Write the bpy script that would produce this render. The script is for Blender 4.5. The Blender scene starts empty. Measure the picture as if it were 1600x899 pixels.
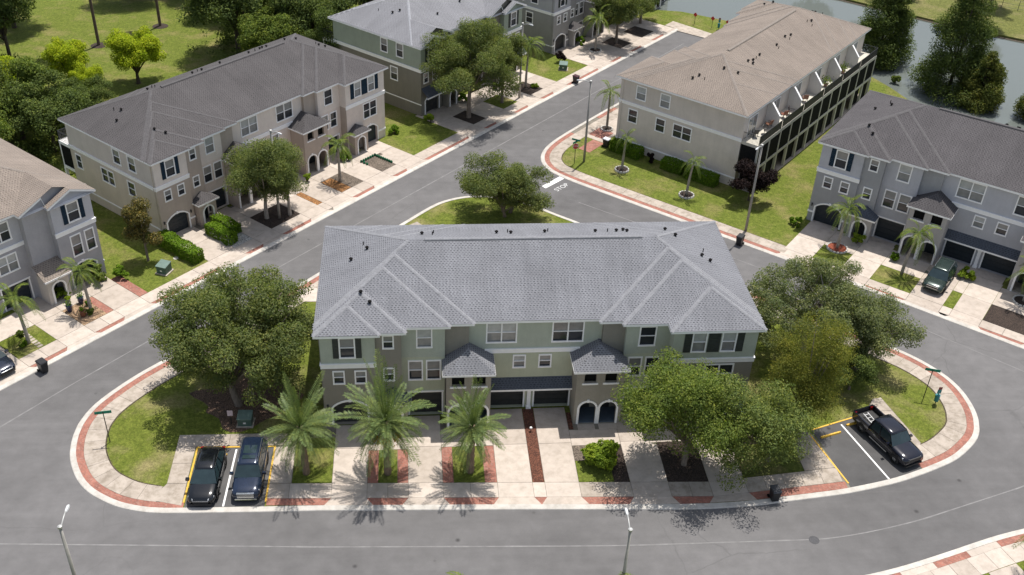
import bpy, math, random
import numpy as np
from mathutils import Vector, Matrix, Euler
from mathutils.geometry import tessellate_polygon

random.seed(7); RNG = np.random.default_rng(11)
sc = bpy.context.scene
col = sc.collection
rad = math.radians

# ------------------------------------------------------------------ camera, sky, sun, exposure
cam_data = bpy.data.cameras.new('camera')
cam_data.sensor_width = 36.0; cam_data.lens = 36.366; cam_data.sensor_fit = 'HORIZONTAL'
cam_data.clip_start = 0.5; cam_data.clip_end = 3000
cam = bpy.data.objects.new('camera', cam_data); col.objects.link(cam)
cam.location = (0, 0, 52.8)
cam.rotation_euler = (rad(55.467), rad(-2.211), rad(-5.047))
sc.camera = cam

SUN = Vector((0.17, 0.25, 1.0)).normalized()
SUN_EL = math.asin(SUN.z); SUN_AZ = math.atan2(SUN.x, SUN.y)
world = bpy.data.worlds.new('World'); sc.world = world; world.use_nodes = True
wn = world.node_tree.nodes; wl = world.node_tree.links
sky = wn.new('ShaderNodeTexSky'); sky.sky_type = 'NISHITA'; sky.sun_disc = False
sky.sun_elevation = SUN_EL; sky.sun_rotation = SUN_AZ
sky.air_density = 1.0; sky.dust_density = 1.5; sky.ozone_density = 1.0
hs = wn.new('ShaderNodeHueSaturation'); hs.inputs['Saturation'].default_value = 0.6   # hazy, part-clouded summer sky
wl.new(sky.outputs[0], hs.inputs['Color']); wl.new(hs.outputs[0], wn['Background'].inputs[0]); wn['Background'].inputs[1].default_value = 0.128
sun_data = bpy.data.lights.new('sun', 'SUN'); sun_data.energy = 4.4; sun_data.angle = rad(0.53)
sun_data.color = (1.0, 0.955, 0.89)
sun = bpy.data.objects.new('sun', sun_data); col.objects.link(sun)
sun.rotation_euler = SUN.to_track_quat('Z', 'Y').to_euler(); sun.location = (20, 60, 80)
sc.view_settings.view_transform = 'Standard'; sc.view_settings.look = 'None'
sc.view_settings.exposure = 0.3; sc.view_settings.gamma = 1.0
sc.view_settings.use_curve_mapping = False
sc.cycles.max_bounces = 6; sc.cycles.diffuse_bounces = 3; sc.cycles.glossy_bounces = 3
sc.cycles.transparent_max_bounces = 6; sc.cycles.caustics_reflective = False; sc.cycles.caustics_refractive = False

# ------------------------------------------------------------------ materials
MATS = {}
def _nodes(name):
    m = bpy.data.materials.new(name); m.use_nodes = True
    nt = m.node_tree; b = nt.nodes['Principled BSDF']
    return m, nt, b
def _math(nt, op, a, b=None):
    n = nt.nodes.new('ShaderNodeMath'); n.operation = op
    for i, v in enumerate((a, b)):
        if v is None: continue
        if isinstance(v, (int, float)): n.inputs[i].default_value = v
        else: nt.links.new(v, n.inputs[i])
    return n.outputs[0]
def _noise(nt, vec, scale, detail=3.0, rough=0.6):
    n = nt.nodes.new('ShaderNodeTexNoise'); n.inputs['Scale'].default_value = scale
    n.inputs['Detail'].default_value = detail; n.inputs['Roughness'].default_value = rough
    nt.links.new(vec, n.inputs['Vector']); return n.outputs['Fac']
def _ramp(nt, fac, stops):
    n = nt.nodes.new('ShaderNodeValToRGB'); cr = n.color_ramp
    while len(cr.elements) < len(stops): cr.elements.new(0.5)
    for e, (p, c) in zip(cr.elements, stops):
        e.position = p; e.color = (c[0], c[1], c[2], 1) if not isinstance(c, (int, float)) else (c, c, c, 1)
    nt.links.new(fac, n.inputs[0]); return n.outputs[0]
def _mix(nt, fac, a, b, mode='MIX'):
    n = nt.nodes.new('ShaderNodeMix'); n.data_type = 'RGBA'; n.blend_type = mode
    for key, v in (('Factor', fac), ('A', a), ('B', b)):
        s = [i for i in n.inputs if i.name == key and (i.type == 'RGBA' or key == 'Factor' and i.type == 'VALUE')][0]
        if isinstance(v, (int, float)): s.default_value = v
        elif isinstance(v, tuple): s.default_value = (v[0], v[1], v[2], 1)
        else: nt.links.new(v, s)
    return [o for o in n.outputs if o.type == 'RGBA'][0]
def _coord(nt, kind='Object'):
    return nt.nodes.new('ShaderNodeTexCoord').outputs[kind]
def _bump(nt, b, h, strength, dist=0.02):
    n = nt.nodes.new('ShaderNodeBump'); n.inputs['Strength'].default_value = strength; n.inputs['Distance'].default_value = dist
    nt.links.new(h, n.inputs['Height']); nt.links.new(n.outputs[0], b.inputs['Normal'])
def scale_c(c, k): return (c[0]*k, c[1]*k, c[2]*k)

def m_plain(name, c, rough=0.7, var=0.12, ns=3.0, bump=0.0, metal=0.0, spec=0.4, fine=0.0):
    if name in MATS: return MATS[name]
    m, nt, b = _nodes(name); co = _coord(nt)
    f = _noise(nt, co, ns, 4)
    colr = _ramp(nt, f, [(0.3, scale_c(c, 1-var)), (0.7, scale_c(c, 1+var))])
    if fine:
        g = _noise(nt, co, 40, 2); colr = _mix(nt, 1.0, colr, _ramp(nt, g, [(0.3, 1-fine), (0.7, 1+fine)]), 'MULTIPLY')
    nt.links.new(colr, b.inputs['Base Color'])
    b.inputs['Roughness'].default_value = rough; b.inputs['Metallic'].default_value = metal
    b.inputs['Specular IOR Level'].default_value = spec
    if bump: _bump(nt, b, _noise(nt, co, 25, 3), bump)
    MATS[name] = m; return m
def m_wall(name, c):
    """painted stucco with faint rain streaks and mottling"""
    if name in MATS: return MATS[name]
    m, nt, b = _nodes(name); co = _coord(nt)
    mp = nt.nodes.new('ShaderNodeMapping'); mp.inputs['Scale'].default_value = (2.2, 2.2, 0.25); nt.links.new(co, mp.inputs[0])
    s = _noise(nt, mp.outputs[0], 1.2, 5); g = _noise(nt, co, 0.7, 4); f = _noise(nt, co, 14, 3)
    c1 = _ramp(nt, g, [(0.3, scale_c(c, .93)), (0.7, scale_c(c, 1.07))])
    c2 = _mix(nt, 1.0, c1, _ramp(nt, s, [(0.33, 0.945), (0.6, 1.0)]), 'MULTIPLY')
    c3 = _mix(nt, 1.0, c2, _ramp(nt, f, [(0.3, .94), (0.7, 1.05)]), 'MULTIPLY')
    nt.links.new(c3, b.inputs['Base Color']); b.inputs['Roughness'].default_value = 0.9; b.inputs['Specular IOR Level'].default_value = 0.2
    _bump(nt, b, _noise(nt, co, 30, 4), 0.5, 0.01)
    MATS[name] = m; return m
def m_shingle(name, c, contrast=0.55, warm=0.0):
    """asphalt shingles laid in courses; UV in metres along the eave and up the slope"""
    if name in MATS: return MATS[name]
    m, nt, b = _nodes(name); uv = _coord(nt, 'UV'); co = _coord(nt)
    sep = nt.nodes.new('ShaderNodeSeparateXYZ'); nt.links.new(uv, sep.inputs[0])
    rv = _math(nt, 'DIVIDE', sep.outputs[1], .16); row = _math(nt, 'FLOOR', rv); fv = _math(nt, 'FRACT', rv)
    jr = nt.nodes.new('ShaderNodeTexWhiteNoise'); jr.noise_dimensions = '1D'; nt.links.new(row, jr.inputs['W'])
    uu = _math(nt, 'ADD', _math(nt, 'DIVIDE', sep.outputs[0], .25), _math(nt, 'ADD', _math(nt, 'MULTIPLY', row, .5), _math(nt, 'MULTIPLY', jr.outputs['Value'], .35)))
    cell = _math(nt, 'FLOOR', uu); fu = _math(nt, 'FRACT', uu)
    cb_ = nt.nodes.new('ShaderNodeCombineXYZ'); nt.links.new(cell, cb_.inputs[0]); nt.links.new(row, cb_.inputs[1])
    wn_ = nt.nodes.new('ShaderNodeTexWhiteNoise'); wn_.noise_dimensions = '2D'; nt.links.new(cb_.outputs[0], wn_.inputs['Vector'])
    dash = _math(nt, 'MULTIPLY', _math(nt, 'LESS_THAN', fu, .52), _math(nt, 'LESS_THAN', fv, .5))
    dash = _math(nt, 'MULTIPLY', dash, _math(nt, 'ADD', .35, _math(nt, 'MULTIPLY', wn_.outputs['Value'], .65)))
    lap = _math(nt, 'MULTIPLY', _math(nt, 'LESS_THAN', fv, .12), .35)
    k_ = _math(nt, 'SUBTRACT', 1.2, _math(nt, 'MULTIPLY', _math(nt, 'MAXIMUM', dash, lap), contrast*1.25))
    tint = _math(nt, 'MULTIPLY', k_, _math(nt, 'ADD', .93, _math(nt, 'MULTIPLY', wn_.outputs['Value'], .14)))
    bc = nt.nodes.new('ShaderNodeCombineColor')
    for i_ in range(3): nt.links.new(_math(nt, 'MULTIPLY', tint, c[i_]), bc.inputs[i_])
    g = _noise(nt, co, 0.35, 5); f = _noise(nt, co, 9, 3)
    mpv = nt.nodes.new('ShaderNodeMapping'); mpv.inputs['Scale'].default_value = (1.3, .12, 1); nt.links.new(uv, mpv.inputs[0]); stv = _noise(nt, mpv.outputs[0], 1.0, 4)
    c1 = _mix(nt, 1.0, bc.outputs[0], _ramp(nt, g, [(0.3, .88), (0.7, 1.1)]), 'MULTIPLY')
    c1 = _mix(nt, 1.0, c1, _ramp(nt, stv, [(0.3, .9), (0.6, 1.03)]), 'MULTIPLY')
    c2 = _mix(nt, 1.0, c1, _ramp(nt, f, [(0.3, (.88, .88, .89)), (0.7, (1.1+warm, 1.09, 1.08-warm))]), 'MULTIPLY')
    nt.links.new(c2, b.inputs['Base Color']); b.inputs['Roughness'].default_value = 0.9; b.inputs['Specular IOR Level'].default_value = 0.2
    _bump(nt, b, k_, 0.5, 0.015)
    MATS[name] = m; return m
def m_asphalt(name, c):
    if name in MATS: return MATS[name]
    m, nt, b = _nodes(name); co = _coord(nt)
    big = _noise(nt, co, 0.07, 5, .55); mid = _noise(nt, co, 0.8, 5); fine = _noise(nt, co, 55, 2)
    mp = nt.nodes.new('ShaderNodeMapping'); mp.inputs['Scale'].default_value = (0.05, 0.9, 1); mp.inputs['Rotation'].default_value = (0, 0, rad(2.5)); nt.links.new(co, mp.inputs[0])
    st = _noise(nt, mp.outputs[0], 1.0, 4)
    c1 = _ramp(nt, big, [(0.3, scale_c(c, .82)), (0.7, scale_c(c, 1.15))])
    c2 = _mix(nt, 1.0, c1, _ramp(nt, mid, [(0.25, .87), (0.75, 1.12)]), 'MULTIPLY')
    c3 = _mix(nt, 1.0, c2, _ramp(nt, fine, [(0.3, .84), (0.7, 1.18)]), 'MULTIPLY')
    c4 = _mix(nt, 1.0, c3, _ramp(nt, st, [(0.3, .95), (0.75, 1.09)]), 'MULTIPLY')
    # dark oil drips and pale scuffs
    v = nt.nodes.new('ShaderNodeTexVoronoi'); v.inputs['Scale'].default_value = 0.33; nt.links.new(co, v.inputs['Vector'])
    c5 = _mix(nt, _ramp(nt, v.outputs['Distance'], [(0.02, 1.0), (0.07, 0.0)]), c4, scale_c(c, .45))
    sm = _noise(nt, mp.outputs[0], 0.35, 6, .7)
    c5 = _mix(nt, _ramp(nt, sm, [(0.6, 0.0), (0.78, 0.35)]), c5, scale_c(c, 1.5))
    wv = nt.nodes.new('ShaderNodeTexVoronoi'); wv.feature = 'DISTANCE_TO_EDGE'; wv.inputs['Scale'].default_value = 0.12; wv.inputs['Randomness'].default_value = 1.0
    wo = nt.nodes.new('ShaderNodeVectorMath'); wo.operation = 'ADD'; nt.links.new(co, wo.inputs[0])
    ns_ = nt.nodes.new('ShaderNodeTexNoise'); ns_.inputs['Scale'].default_value = 0.5; ns_.inputs['Detail'].default_value = 5; nt.links.new(co, ns_.inputs['Vector']); nt.links.new(ns_.outputs['Color'], wo.inputs[1]); nt.links.new(wo.outputs[0], wv.inputs['Vector'])
    crk = _math(nt, 'MULTIPLY', _ramp(nt, wv.outputs['Distance'], [(0.0, 1.0), (0.006, 0.0)]), _ramp(nt, big, [(0.5, 0.0), (0.66, 0.4)]))
    c5 = _mix(nt, crk, c5, scale_c(c, .55))
    nt.links.new(c5, b.inputs['Base Color']); b.inputs['Roughness'].default_value = 0.92; b.inputs['Specular IOR Level'].default_value = 0.2
    _bump(nt, b, fine, 0.35, 0.01)
    MATS[name] = m; return m
def m_concrete(name, c, stain=0.25):
    if name in MATS: return MATS[name]
    m, nt, b = _nodes(name); co = _coord(nt)
    oi = nt.nodes.new('ShaderNodeObjectInfo')
    big = _noise(nt, co, 0.55, 5); fine = _noise(nt, co, 22, 3); st = _noise(nt, co, 1.6, 6, .7)
    c1 = _ramp(nt, big, [(0.3, scale_c(c, .9)), (0.7, scale_c(c, 1.07))])
    c1 = _mix(nt, 1.0, c1, _ramp(nt, fine, [(0.3, .93), (0.7, 1.06)]), 'MULTIPLY')
    c1 = _mix(nt, 1.0, c1, _ramp(nt, st, [(0.36, (1-stain, 1-stain*1.05, 1-stain*1.15)), (0.56, 1.0)]), 'MULTIPLY')
    c1 = _mix(nt, 1.0, c1, _ramp(nt, oi.outputs['Random'], [(0.0, (.86, .85, .84)), (1.0, (1.06, 1.06, 1.06))]), 'MULTIPLY')
    nt.links.new(c1, b.inputs['Base Color']); b.inputs['Roughness'].default_value = 0.88; b.inputs['Specular IOR Level'].default_value = 0.25
    _bump(nt, b, fine, 0.25, 0.01)
    MATS[name] = m; return m
def m_brick(name):
    if name in MATS: return MATS[name]
    m, nt, b = _nodes(name); co = _coord(nt)
    mp = nt.nodes.new('ShaderNodeMapping'); mp.inputs['Rotation'].default_value = (0, 0, rad(45)); nt.links.new(co, mp.inputs[0])
    br = nt.nodes.new('ShaderNodeTexBrick'); br.inputs['Scale'].default_value = 1.0
    br.inputs['Brick Width'].default_value = 0.21; br.inputs['Row Height'].default_value = 0.105; br.inputs['Mortar Size'].default_value = 0.008
    br.inputs['Color1'].default_value = (.36, .13, .09, 1); br.inputs['Color2'].default_value = (.25, .095, .07, 1); br.inputs['Mortar'].default_value = (.2, .15, .12, 1)
    nt.links.new(mp.outputs[0], br.inputs['Vector'])
    g = _noise(nt, co, 0.9, 5); f = _noise(nt, co, 6, 3)
    c1 = _mix(nt, 1.0, br.outputs['Color'], _ramp(nt, g, [(0.3, .78), (0.7, 1.2)]), 'MULTIPLY')
    c2 = _mix(nt, _ramp(nt, f, [(0.5, 0.0), (0.75, 0.45)]), c1, (.42, .29, .23))
    nt.links.new(c2, b.inputs['Base Color']); b.inputs['Roughness'].default_value = 0.9
    _bump(nt, b, br.outputs['Fac'], -0.4, 0.01)
    MATS[name] = m; return m
def m_grass(name, g1, g2, dry, dryness=0.5):
    if name in MATS: return MATS[name]
    m, nt, b = _nodes(name); co = _coord(nt)
    big = _noise(nt, co, 0.28, 6, .62); mid = _noise(nt, co, 2.2, 5, .65); fine = _noise(nt, co, 16, 4, .7); ff = _noise(nt, co, 60, 2)
    c1 = _ramp(nt, mid, [(0.3, g1), (0.7, g2)])
    c2 = _mix(nt, _ramp(nt, big, [(0.62-dryness*.25, 0.0), (0.8-dryness*.2, 0.8)]), c1, dry)
    md = _noise(nt, co, 5.5, 4, .65); c2 = _mix(nt, 1.0, c2, _ramp(nt, md, [(0.3, .62), (0.7, 1.22)]), 'MULTIPLY')
    c3 = _mix(nt, 1.0, c2, _ramp(nt, fine, [(0.28, .55), (0.72, 1.5)]), 'MULTIPLY')
    c4 = _mix(nt, 1.0, c3, _ramp(nt, ff, [(0.3, .8), (0.7, 1.2)]), 'MULTIPLY')
    nt.links.new(c4, b.inputs['Base Color']); b.inputs['Roughness'].default_value = 0.95; b.inputs['Specular IOR Level'].default_value = 0.15
    _bump(nt, b, fine, 0.9, 0.06)
    MATS[name] = m; return m
def m_mulch(name, c):
    if name in MATS: return MATS[name]
    m, nt, b = _nodes(name); co = _coord(nt)
    v = nt.nodes.new('ShaderNodeTexVoronoi'); v.inputs['Scale'].default_value = 11; nt.links.new(co, v.inputs['Vector'])
    g = _noise(nt, co, 1.2, 4)
    c1 = _mix(nt, 1.0, _ramp(nt, v.outputs['Distance'], [(0.0, scale_c(c, 1.5)), (0.6, scale_c(c, .45))]), _ramp(nt, g, [(0.3, .75), (0.7, 1.25)]), 'MULTIPLY')
    nt.links.new(c1, b.inputs['Base Color']); b.inputs['Roughness'].default_value = 0.95
    _bump(nt, b, v.outputs['Distance'], 0.9, 0.05)
    MATS[name] = m; return m
def m_leaf(name, c, hue=0.25, val=0.45, trans=0.35, rough=0.75):
    """foliage: each leaf its own tint, broad drifts of yellower and bluer growth"""
    if name in MATS: return MATS[name]
    m, nt, b = _nodes(name); geo = nt.nodes.new('ShaderNodeNewGeometry'); co = _coord(nt)
    r = geo.outputs['Random Per Island']; val *= .7
    c1 = _ramp(nt, r, [(0.0, scale_c(c, 1-val)), (0.6, c), (1.0, (c[0]*(1+val+hue), c[1]*(1+val), c[2]*(1+val*.3)))])
    g = _noise(nt, co, 0.9, 3)
    c2 = _mix(nt, 1.0, c1, _ramp(nt, g, [(0.3, (.82, .88, 1.0)), (0.7, (1.2, 1.1, .9))]), 'MULTIPLY')
    nt.links.new(c2, b.inputs['Base Color']); b.inputs['Roughness'].default_value = rough; b.inputs['Specular IOR Level'].default_value = 0.12
    tr = nt.nodes.new('ShaderNodeBsdfTranslucent'); nt.links.new(_mix(nt, 1.0, c2, (1.15, 1.3, .5), 'MULTIPLY'), tr.inputs[0])
    mx = nt.nodes.new('ShaderNodeMixShader'); mx.inputs[0].default_value = trans
    nt.links.new(b.outputs[0], mx.inputs[1]); nt.links.new(tr.outputs[0], mx.inputs[2])
    nt.links.new(mx.outputs[0], nt.nodes['Material Output'].inputs['Surface'])
    MATS[name] = m; return m
def m_bark(name, c):
    if name in MATS: return MATS[name]
    m, nt, b = _nodes(name); co = _coord(nt)
    mp = nt.nodes.new('ShaderNodeMapping'); mp.inputs['Scale'].default_value = (6, 6, 1.4); nt.links.new(co, mp.inputs[0])
    n = _noise(nt, mp.outputs[0], 2.0, 5)
    nt.links.new(_ramp(nt, n, [(0.3, scale_c(c, .55)), (0.7, scale_c(c, 1.3))]), b.inputs['Base Color']); b.inputs['Roughness'].default_value = 0.95
    _bump(nt, b, n, 0.8, 0.04)
    MATS[name] = m; return m
def m_gloss(name, c, rough=0.08, metal=0.0, coat=0.0, spec=0.5):
    if name in MATS: return MATS[name]
    m, nt, b = _nodes(name); co = _coord(nt)
    f = _noise(nt, co, 1.7, 3)
    nt.links.new(_ramp(nt, f, [(0.3, scale_c(c, .85)), (0.7, scale_c(c, 1.15))]), b.inputs['Base Color'])
    b.inputs['Roughness'].default_value = rough; b.inputs['Metallic'].default_value = metal
    b.inputs['Coat Weight'].default_value = coat; b.inputs['Coat Roughness'].default_value = 0.04; b.inputs['Specular IOR Level'].default_value = spec
    MATS[name] = m; return m
def m_water(name):
    if name in MATS: return MATS[name]
    m, nt, b = _nodes(name); co = _coord(nt)
    b.inputs['Base Color'].default_value = (.12, .135, .125, 1); b.inputs['Roughness'].default_value = 0.06; b.inputs['IOR'].default_value = 1.33
    _bump(nt, b, _noise(nt, co, 1.1, 3), 0.06, 0.05)
    MATS[name] = m; return m

WHITE = m_plain('white trim', (.92, .91, .9), .5, .04)
CONC = m_concrete('driveway concrete', (.505, .44, .382), .16)
WALK = m_concrete('pavement concrete', (.43, .375, .32), .3)
KERB = m_concrete('kerb concrete', (.55, .525, .485), .18)
BRICK = m_brick('red brick pavers')
ASPH = m_asphalt('worn asphalt', (.132, .128, .128))
ASPH2 = m_asphalt('parking asphalt', (.1, .098, .098))
GRASS = m_grass('lawn', (.085, .112, .016), (.165, .19, .034), (.27, .225, .11), .55)
GRASSG = m_grass('lush lawn', (.086, .116, .016), (.158, .184, .034), (.24, .2, .085), .5)
GRASSD = m_grass('shaded lawn', (.06, .082, .014), (.12, .14, .03), (.22, .165, .1), .7)  # darker lawn tone with more dry patches
MULCH = m_mulch('red mulch', (.16, .06, .035)); MULCHD = m_mulch('dark mulch', (.06, .04, .03)); MULCHO = m_mulch('orange mulch', (.42, .2, .07)); SOIL = m_mulch('grey soil', (.2, .16, .125))
YEL = m_plain('yellow paint', (.66, .4, .05), .6, .18, 5); WPAINT = m_plain('white paint', (.78, .78, .77), .6, .1, 4)
GLASS_D = m_gloss('dark window glass', (.03, .034, .04), .06); GLASS_B = m_gloss('window glass over blinds', (.42, .43, .42), .12)
GLASS_M = m_gloss('window glass over curtain', (.25, .25, .24), .1)
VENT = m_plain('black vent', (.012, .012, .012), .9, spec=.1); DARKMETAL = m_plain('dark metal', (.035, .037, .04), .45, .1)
STEEL = m_plain('galvanised steel', (.42, .42, .41), .5, .1, 2, metal=.3)

# ------------------------------------------------------------------ object helpers
def tag(o, label=None, cat=None, group=None, kind=None):
    if label: o['label'] = label
    if cat: o['category'] = cat
    if group: o['group'] = group
    if kind: o['kind'] = kind
    return o
def empty(name, loc=(0, 0, 0), rz=0.0, scale=(1, 1, 1)):
    o = bpy.data.objects.new(name, None); col.objects.link(o)
    o.location = loc; o.rotation_euler = (0, 0, rz); o.scale = scale; o.empty_display_size = 0.5
    return o
def link(name, me, mat, parent=None):
    if mat is not None and len(me.materials) == 0: me.materials.append(mat)
    o = bpy.data.objects.new(name, me); col.objects.link(o)
    if parent is not None: o.parent = parent
    return o
class MB:
    """collects boxes, prisms, tubes; build() links them as one mesh object"""
    def __init__(s): s.v = []; s.f = []; s.uv = None
    def add(s, vs, fs):
        n = len(s.v); s.v += [tuple(p) for p in vs]; s.f += [tuple(i+n for i in q) for q in fs]; return s
    def box(s, x0, x1, y0, y1, z0, z1):
        return s.add([(x0,y0,z0),(x1,y0,z0),(x1,y1,z0),(x0,y1,z0),(x0,y0,z1),(x1,y0,z1),(x1,y1,z1),(x0,y1,z1)],
                     [(0,3,2,1),(4,5,6,7),(0,1,5,4),(1,2,6,5),(2,3,7,6),(3,0,4,7)])
    def prism(s, poly, z0, z1, bottom=True):
        n = len(poly); vs = [(x, y, z0) for x, y in poly] + [(x, y, z1) for x, y in poly]
        tri = tessellate_polygon([[Vector((x, y, 0)) for x, y in poly]])
        area = sum(poly[i][0]*poly[(i+1) % n][1]-poly[(i+1) % n][0]*poly[i][1] for i in range(n))
        fs = []
        for t in tri:
            a, b, c = [poly[i] for i in t]
            if (b[0]-a[0])*(c[1]-a[1])-(b[1]-a[1])*(c[0]-a[0]) < 0: t = (t[0], t[2], t[1])
            fs.append(tuple(i+n for i in t))
            if bottom: fs.append((t[0], t[2], t[1]))
        for i in range(n):
            j = (i+1) % n
            fs.append((i, j, j+n, i+n) if area > 0 else (j, i, i+n, j+n))
        return s.add(vs, fs)
    def tube(s, pts, radii, seg=8, cap=True):
        pts = [Vector(p) for p in pts]; n = len(pts); base = []; vs = []; fs = []
        for i, p in enumerate(pts):
            d = (pts[min(i+1, n-1)]-pts[max(i-1, 0)]).normalized()
            ref = Vector((1, 0, 0)) if abs(d.z) > .8 else Vector((0, 0, 1))
            if i == 0: a = (ref - d*ref.dot(d)).normalized()
            else: a = (a - d*a.dot(d)).normalized()
            b = d.cross(a)
            r = radii[i] if hasattr(radii, '__len__') else radii
            for k in range(seg):
                t = 2*math.pi*k/seg; vs.append(p + (a*math.cos(t)+b*math.sin(t))*r)
        for i in range(n-1):
            for k in range(seg):
                k2 = (k+1) % seg; fs.append((i*seg+k, i*seg+k2, (i+1)*seg+k2, (i+1)*seg+k))
        if cap:
            fs.append(tuple(range(seg))[::-1]); fs.append(tuple((n-1)*seg+k for k in range(seg)))
        return s.add(vs, fs)
    def lathe(s, prof, seg=16, c=(0, 0, 0)):
        vs = []; fs = []; n = len(prof)
        for r, z in prof:
            for k in range(seg):
                t = 2*math.pi*k/seg; vs.append((c[0]+r*math.cos(t), c[1]+r*math.sin(t), c[2]+z))
        for i in range(n-1):
            for k in range(seg):
                k2 = (k+1) % seg; fs.append((i*seg+k, i*seg+k2, (i+1)*seg+k2, (i+1)*seg+k))
        fs.append(tuple(range(seg))[::-1]); fs.append(tuple((n-1)*seg+k for k in range(seg)))
        return s.add(vs, fs)
    def mesh(s, name, smooth=False):
        me = bpy.data.meshes.new(name); me.from_pydata(s.v, [], s.f); me.validate(); me.update()
        if smooth: me.polygons.foreach_set('use_smooth', [True]*len(me.polygons))
        return me
    def build(s, name, mat, parent=None, smooth=False):
        return link(name, s.mesh(name, smooth), mat, parent)
def np_mesh(name, v, quads, smooth=False):
    me = bpy.data.meshes.new(name); n = len(v); k = quads.shape[1]; q = len(quads)
    me.vertices.add(n); me.vertices.foreach_set('co', np.asarray(v, np.float32).ravel())
    me.loops.add(q*k); me.loops.foreach_set('vertex_index', quads.astype(np.int32).ravel())
    me.polygons.add(q); me.polygons.foreach_set('loop_start', np.arange(q, dtype=np.int32)*k)
    if smooth: me.polygons.foreach_set('use_smooth', np.ones(q, bool))
    me.update(calc_edges=True); me.validate(); return me
def copy_tree(o, parent=None):
    c = o.copy(); col.objects.link(c); c.parent = parent
    for ch in o.children: copy_tree(ch, c)
    return c

# ------------------------------------------------------------------ ground, roads, kerbs, pavements
# street frame of the long straight street: u along it, v away from the carriageway (metres)
W_ORG = (-31.69, 63.56); W_ANG = rad(47.6)
def W(u, v):
    c, s = math.cos(W_ANG), math.sin(W_ANG); return (W_ORG[0]+u*c-v*s, W_ORG[1]+u*s+v*c)
K_ORG = (17.3, 95.47); K_ANG = math.atan2(65.53-95.47, 51.81-17.3)
def K(u, v):
    c, s = math.cos(K_ANG), math.sin(K_ANG); return (K_ORG[0]+u*c-v*s, K_ORG[1]+u*s+v*c)
def FR(u, v): return (u, v)

def sheet(name, poly, z, mat, kind='structure', parent=None):
    mb = MB(); tri = tessellate_polygon([[Vector((x, y, 0)) for x, y in poly]])
    fs = []
    for t in tri:
        a, b, c = [poly[i] for i in t]
        fs.append(t if (b[0]-a[0])*(c[1]-a[1])-(b[1]-a[1])*(c[0]-a[0]) > 0 else (t[0], t[2], t[1]))
    mb.add([(x, y, z) for x, y in poly], fs)
    o = mb.build(name, mat, parent)
    if parent is None and kind: o['kind'] = kind
    return o
def block(name, poly, z0, z1, mat, parent=None, kind='structure'):
    o = MB().prism(poly, z0, z1).build(name, mat, parent)
    if parent is None and kind: o['kind'] = kind
    return o
def smooth_line(pts, closed, step):
    """Catmull-Rom through pts, resampled evenly"""
    P = [Vector((x, y)) for x, y in pts]; n = len(P); out = []
    rng = range(n) if closed else range(n-1)
    for i in rng:
        p1, p2 = P[i], P[(i+1) % n]
        p0 = P[(i-1) % n] if closed or i else p1; p3 = P[(i+2) % n] if closed or i+2 < n else p2
        L = (p2-p1).length
        if L > 9: m1 = m2 = p2-p1
        else: m1 = (p2-p0)*0.5*min(1, L/max((p2-p0).length*.5, 1e-6)); m2 = (p3-p1)*0.5*min(1, L/max((p3-p1).length*.5, 1e-6))
        k = max(1, int(L/step))
        for j in range(k):
            t = j/k; out.append(p1*(2*t**3-3*t*t+1)+m1*(t**3-2*t*t+t)+p2*(-2*t**3+3*t*t)+m2*(t**3-t*t))
    if not closed: out.append(P[-1])
    return out
class Line:
    """a kerb line with inward (left) offsets"""
    def __init__(s, pts, closed=False, step=0.6):
        s.p = smooth_line(pts, closed, step); s.closed = closed; n = len(s.p); s.n = []
        for i in range(n):
            a = s.p[(i-1) % n] if closed or i else s.p[i]; b = s.p[(i+1) % n] if closed or i < n-1 else s.p[i]
            d = (b-a).normalized(); s.n.append(Vector((-d.y, d.x)))
        s.cum = [0.0]
        for i in range(1, n+(1 if closed else 0)): s.cum.append(s.cum[-1]+(s.p[i % n]-s.p[i-1]).length)
        s.L = s.cum[-1]
    def at(s, d, off):
        if s.closed: d %= s.L
        d = min(max(d, 0), s.L-1e-6); i = int(np.searchsorted(s.cum, d, 'right'))-1; n = len(s.p)
        t = (d-s.cum[i])/(s.cum[i+1]-s.cum[i]); j = (i+1) % n
        q = s.p[i].lerp(s.p[j], t)+s.n[i].lerp(s.n[j], t).normalized()*off; return (q.x, q.y)
    def near(s, pt):
        return min(((q-Vector(pt)).length, s.cum[i]) for i, q in enumerate(s.p))[1]
    def strip(s, d0, d1, o0, o1, step=.6):
        k = max(1, int(math.ceil((d1-d0)/step))); ds = [d0+(d1-d0)*i/k for i in range(k+1)]
        return [s.at(d, o0) for d in ds]+[s.at(d, o1) for d in reversed(ds)]
    def kerb(s, name, d0, d1, width=.45, top=.1):
        k = max(1, int((d1-d0)/.6)); prof = [(0, -.02), (.035, .05), (.1, .075), (width, top), (width, -.02)]
        mb = MB(); vs = []; fs = []; m = len(prof)
        for i in range(k+1):
            for o, z in prof: vs.append((*s.at(d0+(d1-d0)*i/k if not (s.closed and i == k and d1-d0 >= s.L-1e-3) else d0, o), z))
        for i in range(k):
            for j in range(m-1): fs.append((i*m+j, i*m+j+1, (i+1)*m+j+1, (i+1)*m+j)[::-1])
        o = mb.add(vs, fs).build(name, KERB); o['kind'] = 'structure'; return o

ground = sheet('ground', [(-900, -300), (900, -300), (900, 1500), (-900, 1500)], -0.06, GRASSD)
road = sheet('road', [(-90, 12), (95, 12), (95, 40), (62, 66), (53, 74), (36, 85), (22, 98), (22, 107), (46, 131), (45, 141), (37, 143), W(100, 2), W(-60, 2)], 0.0, ASPH)

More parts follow.
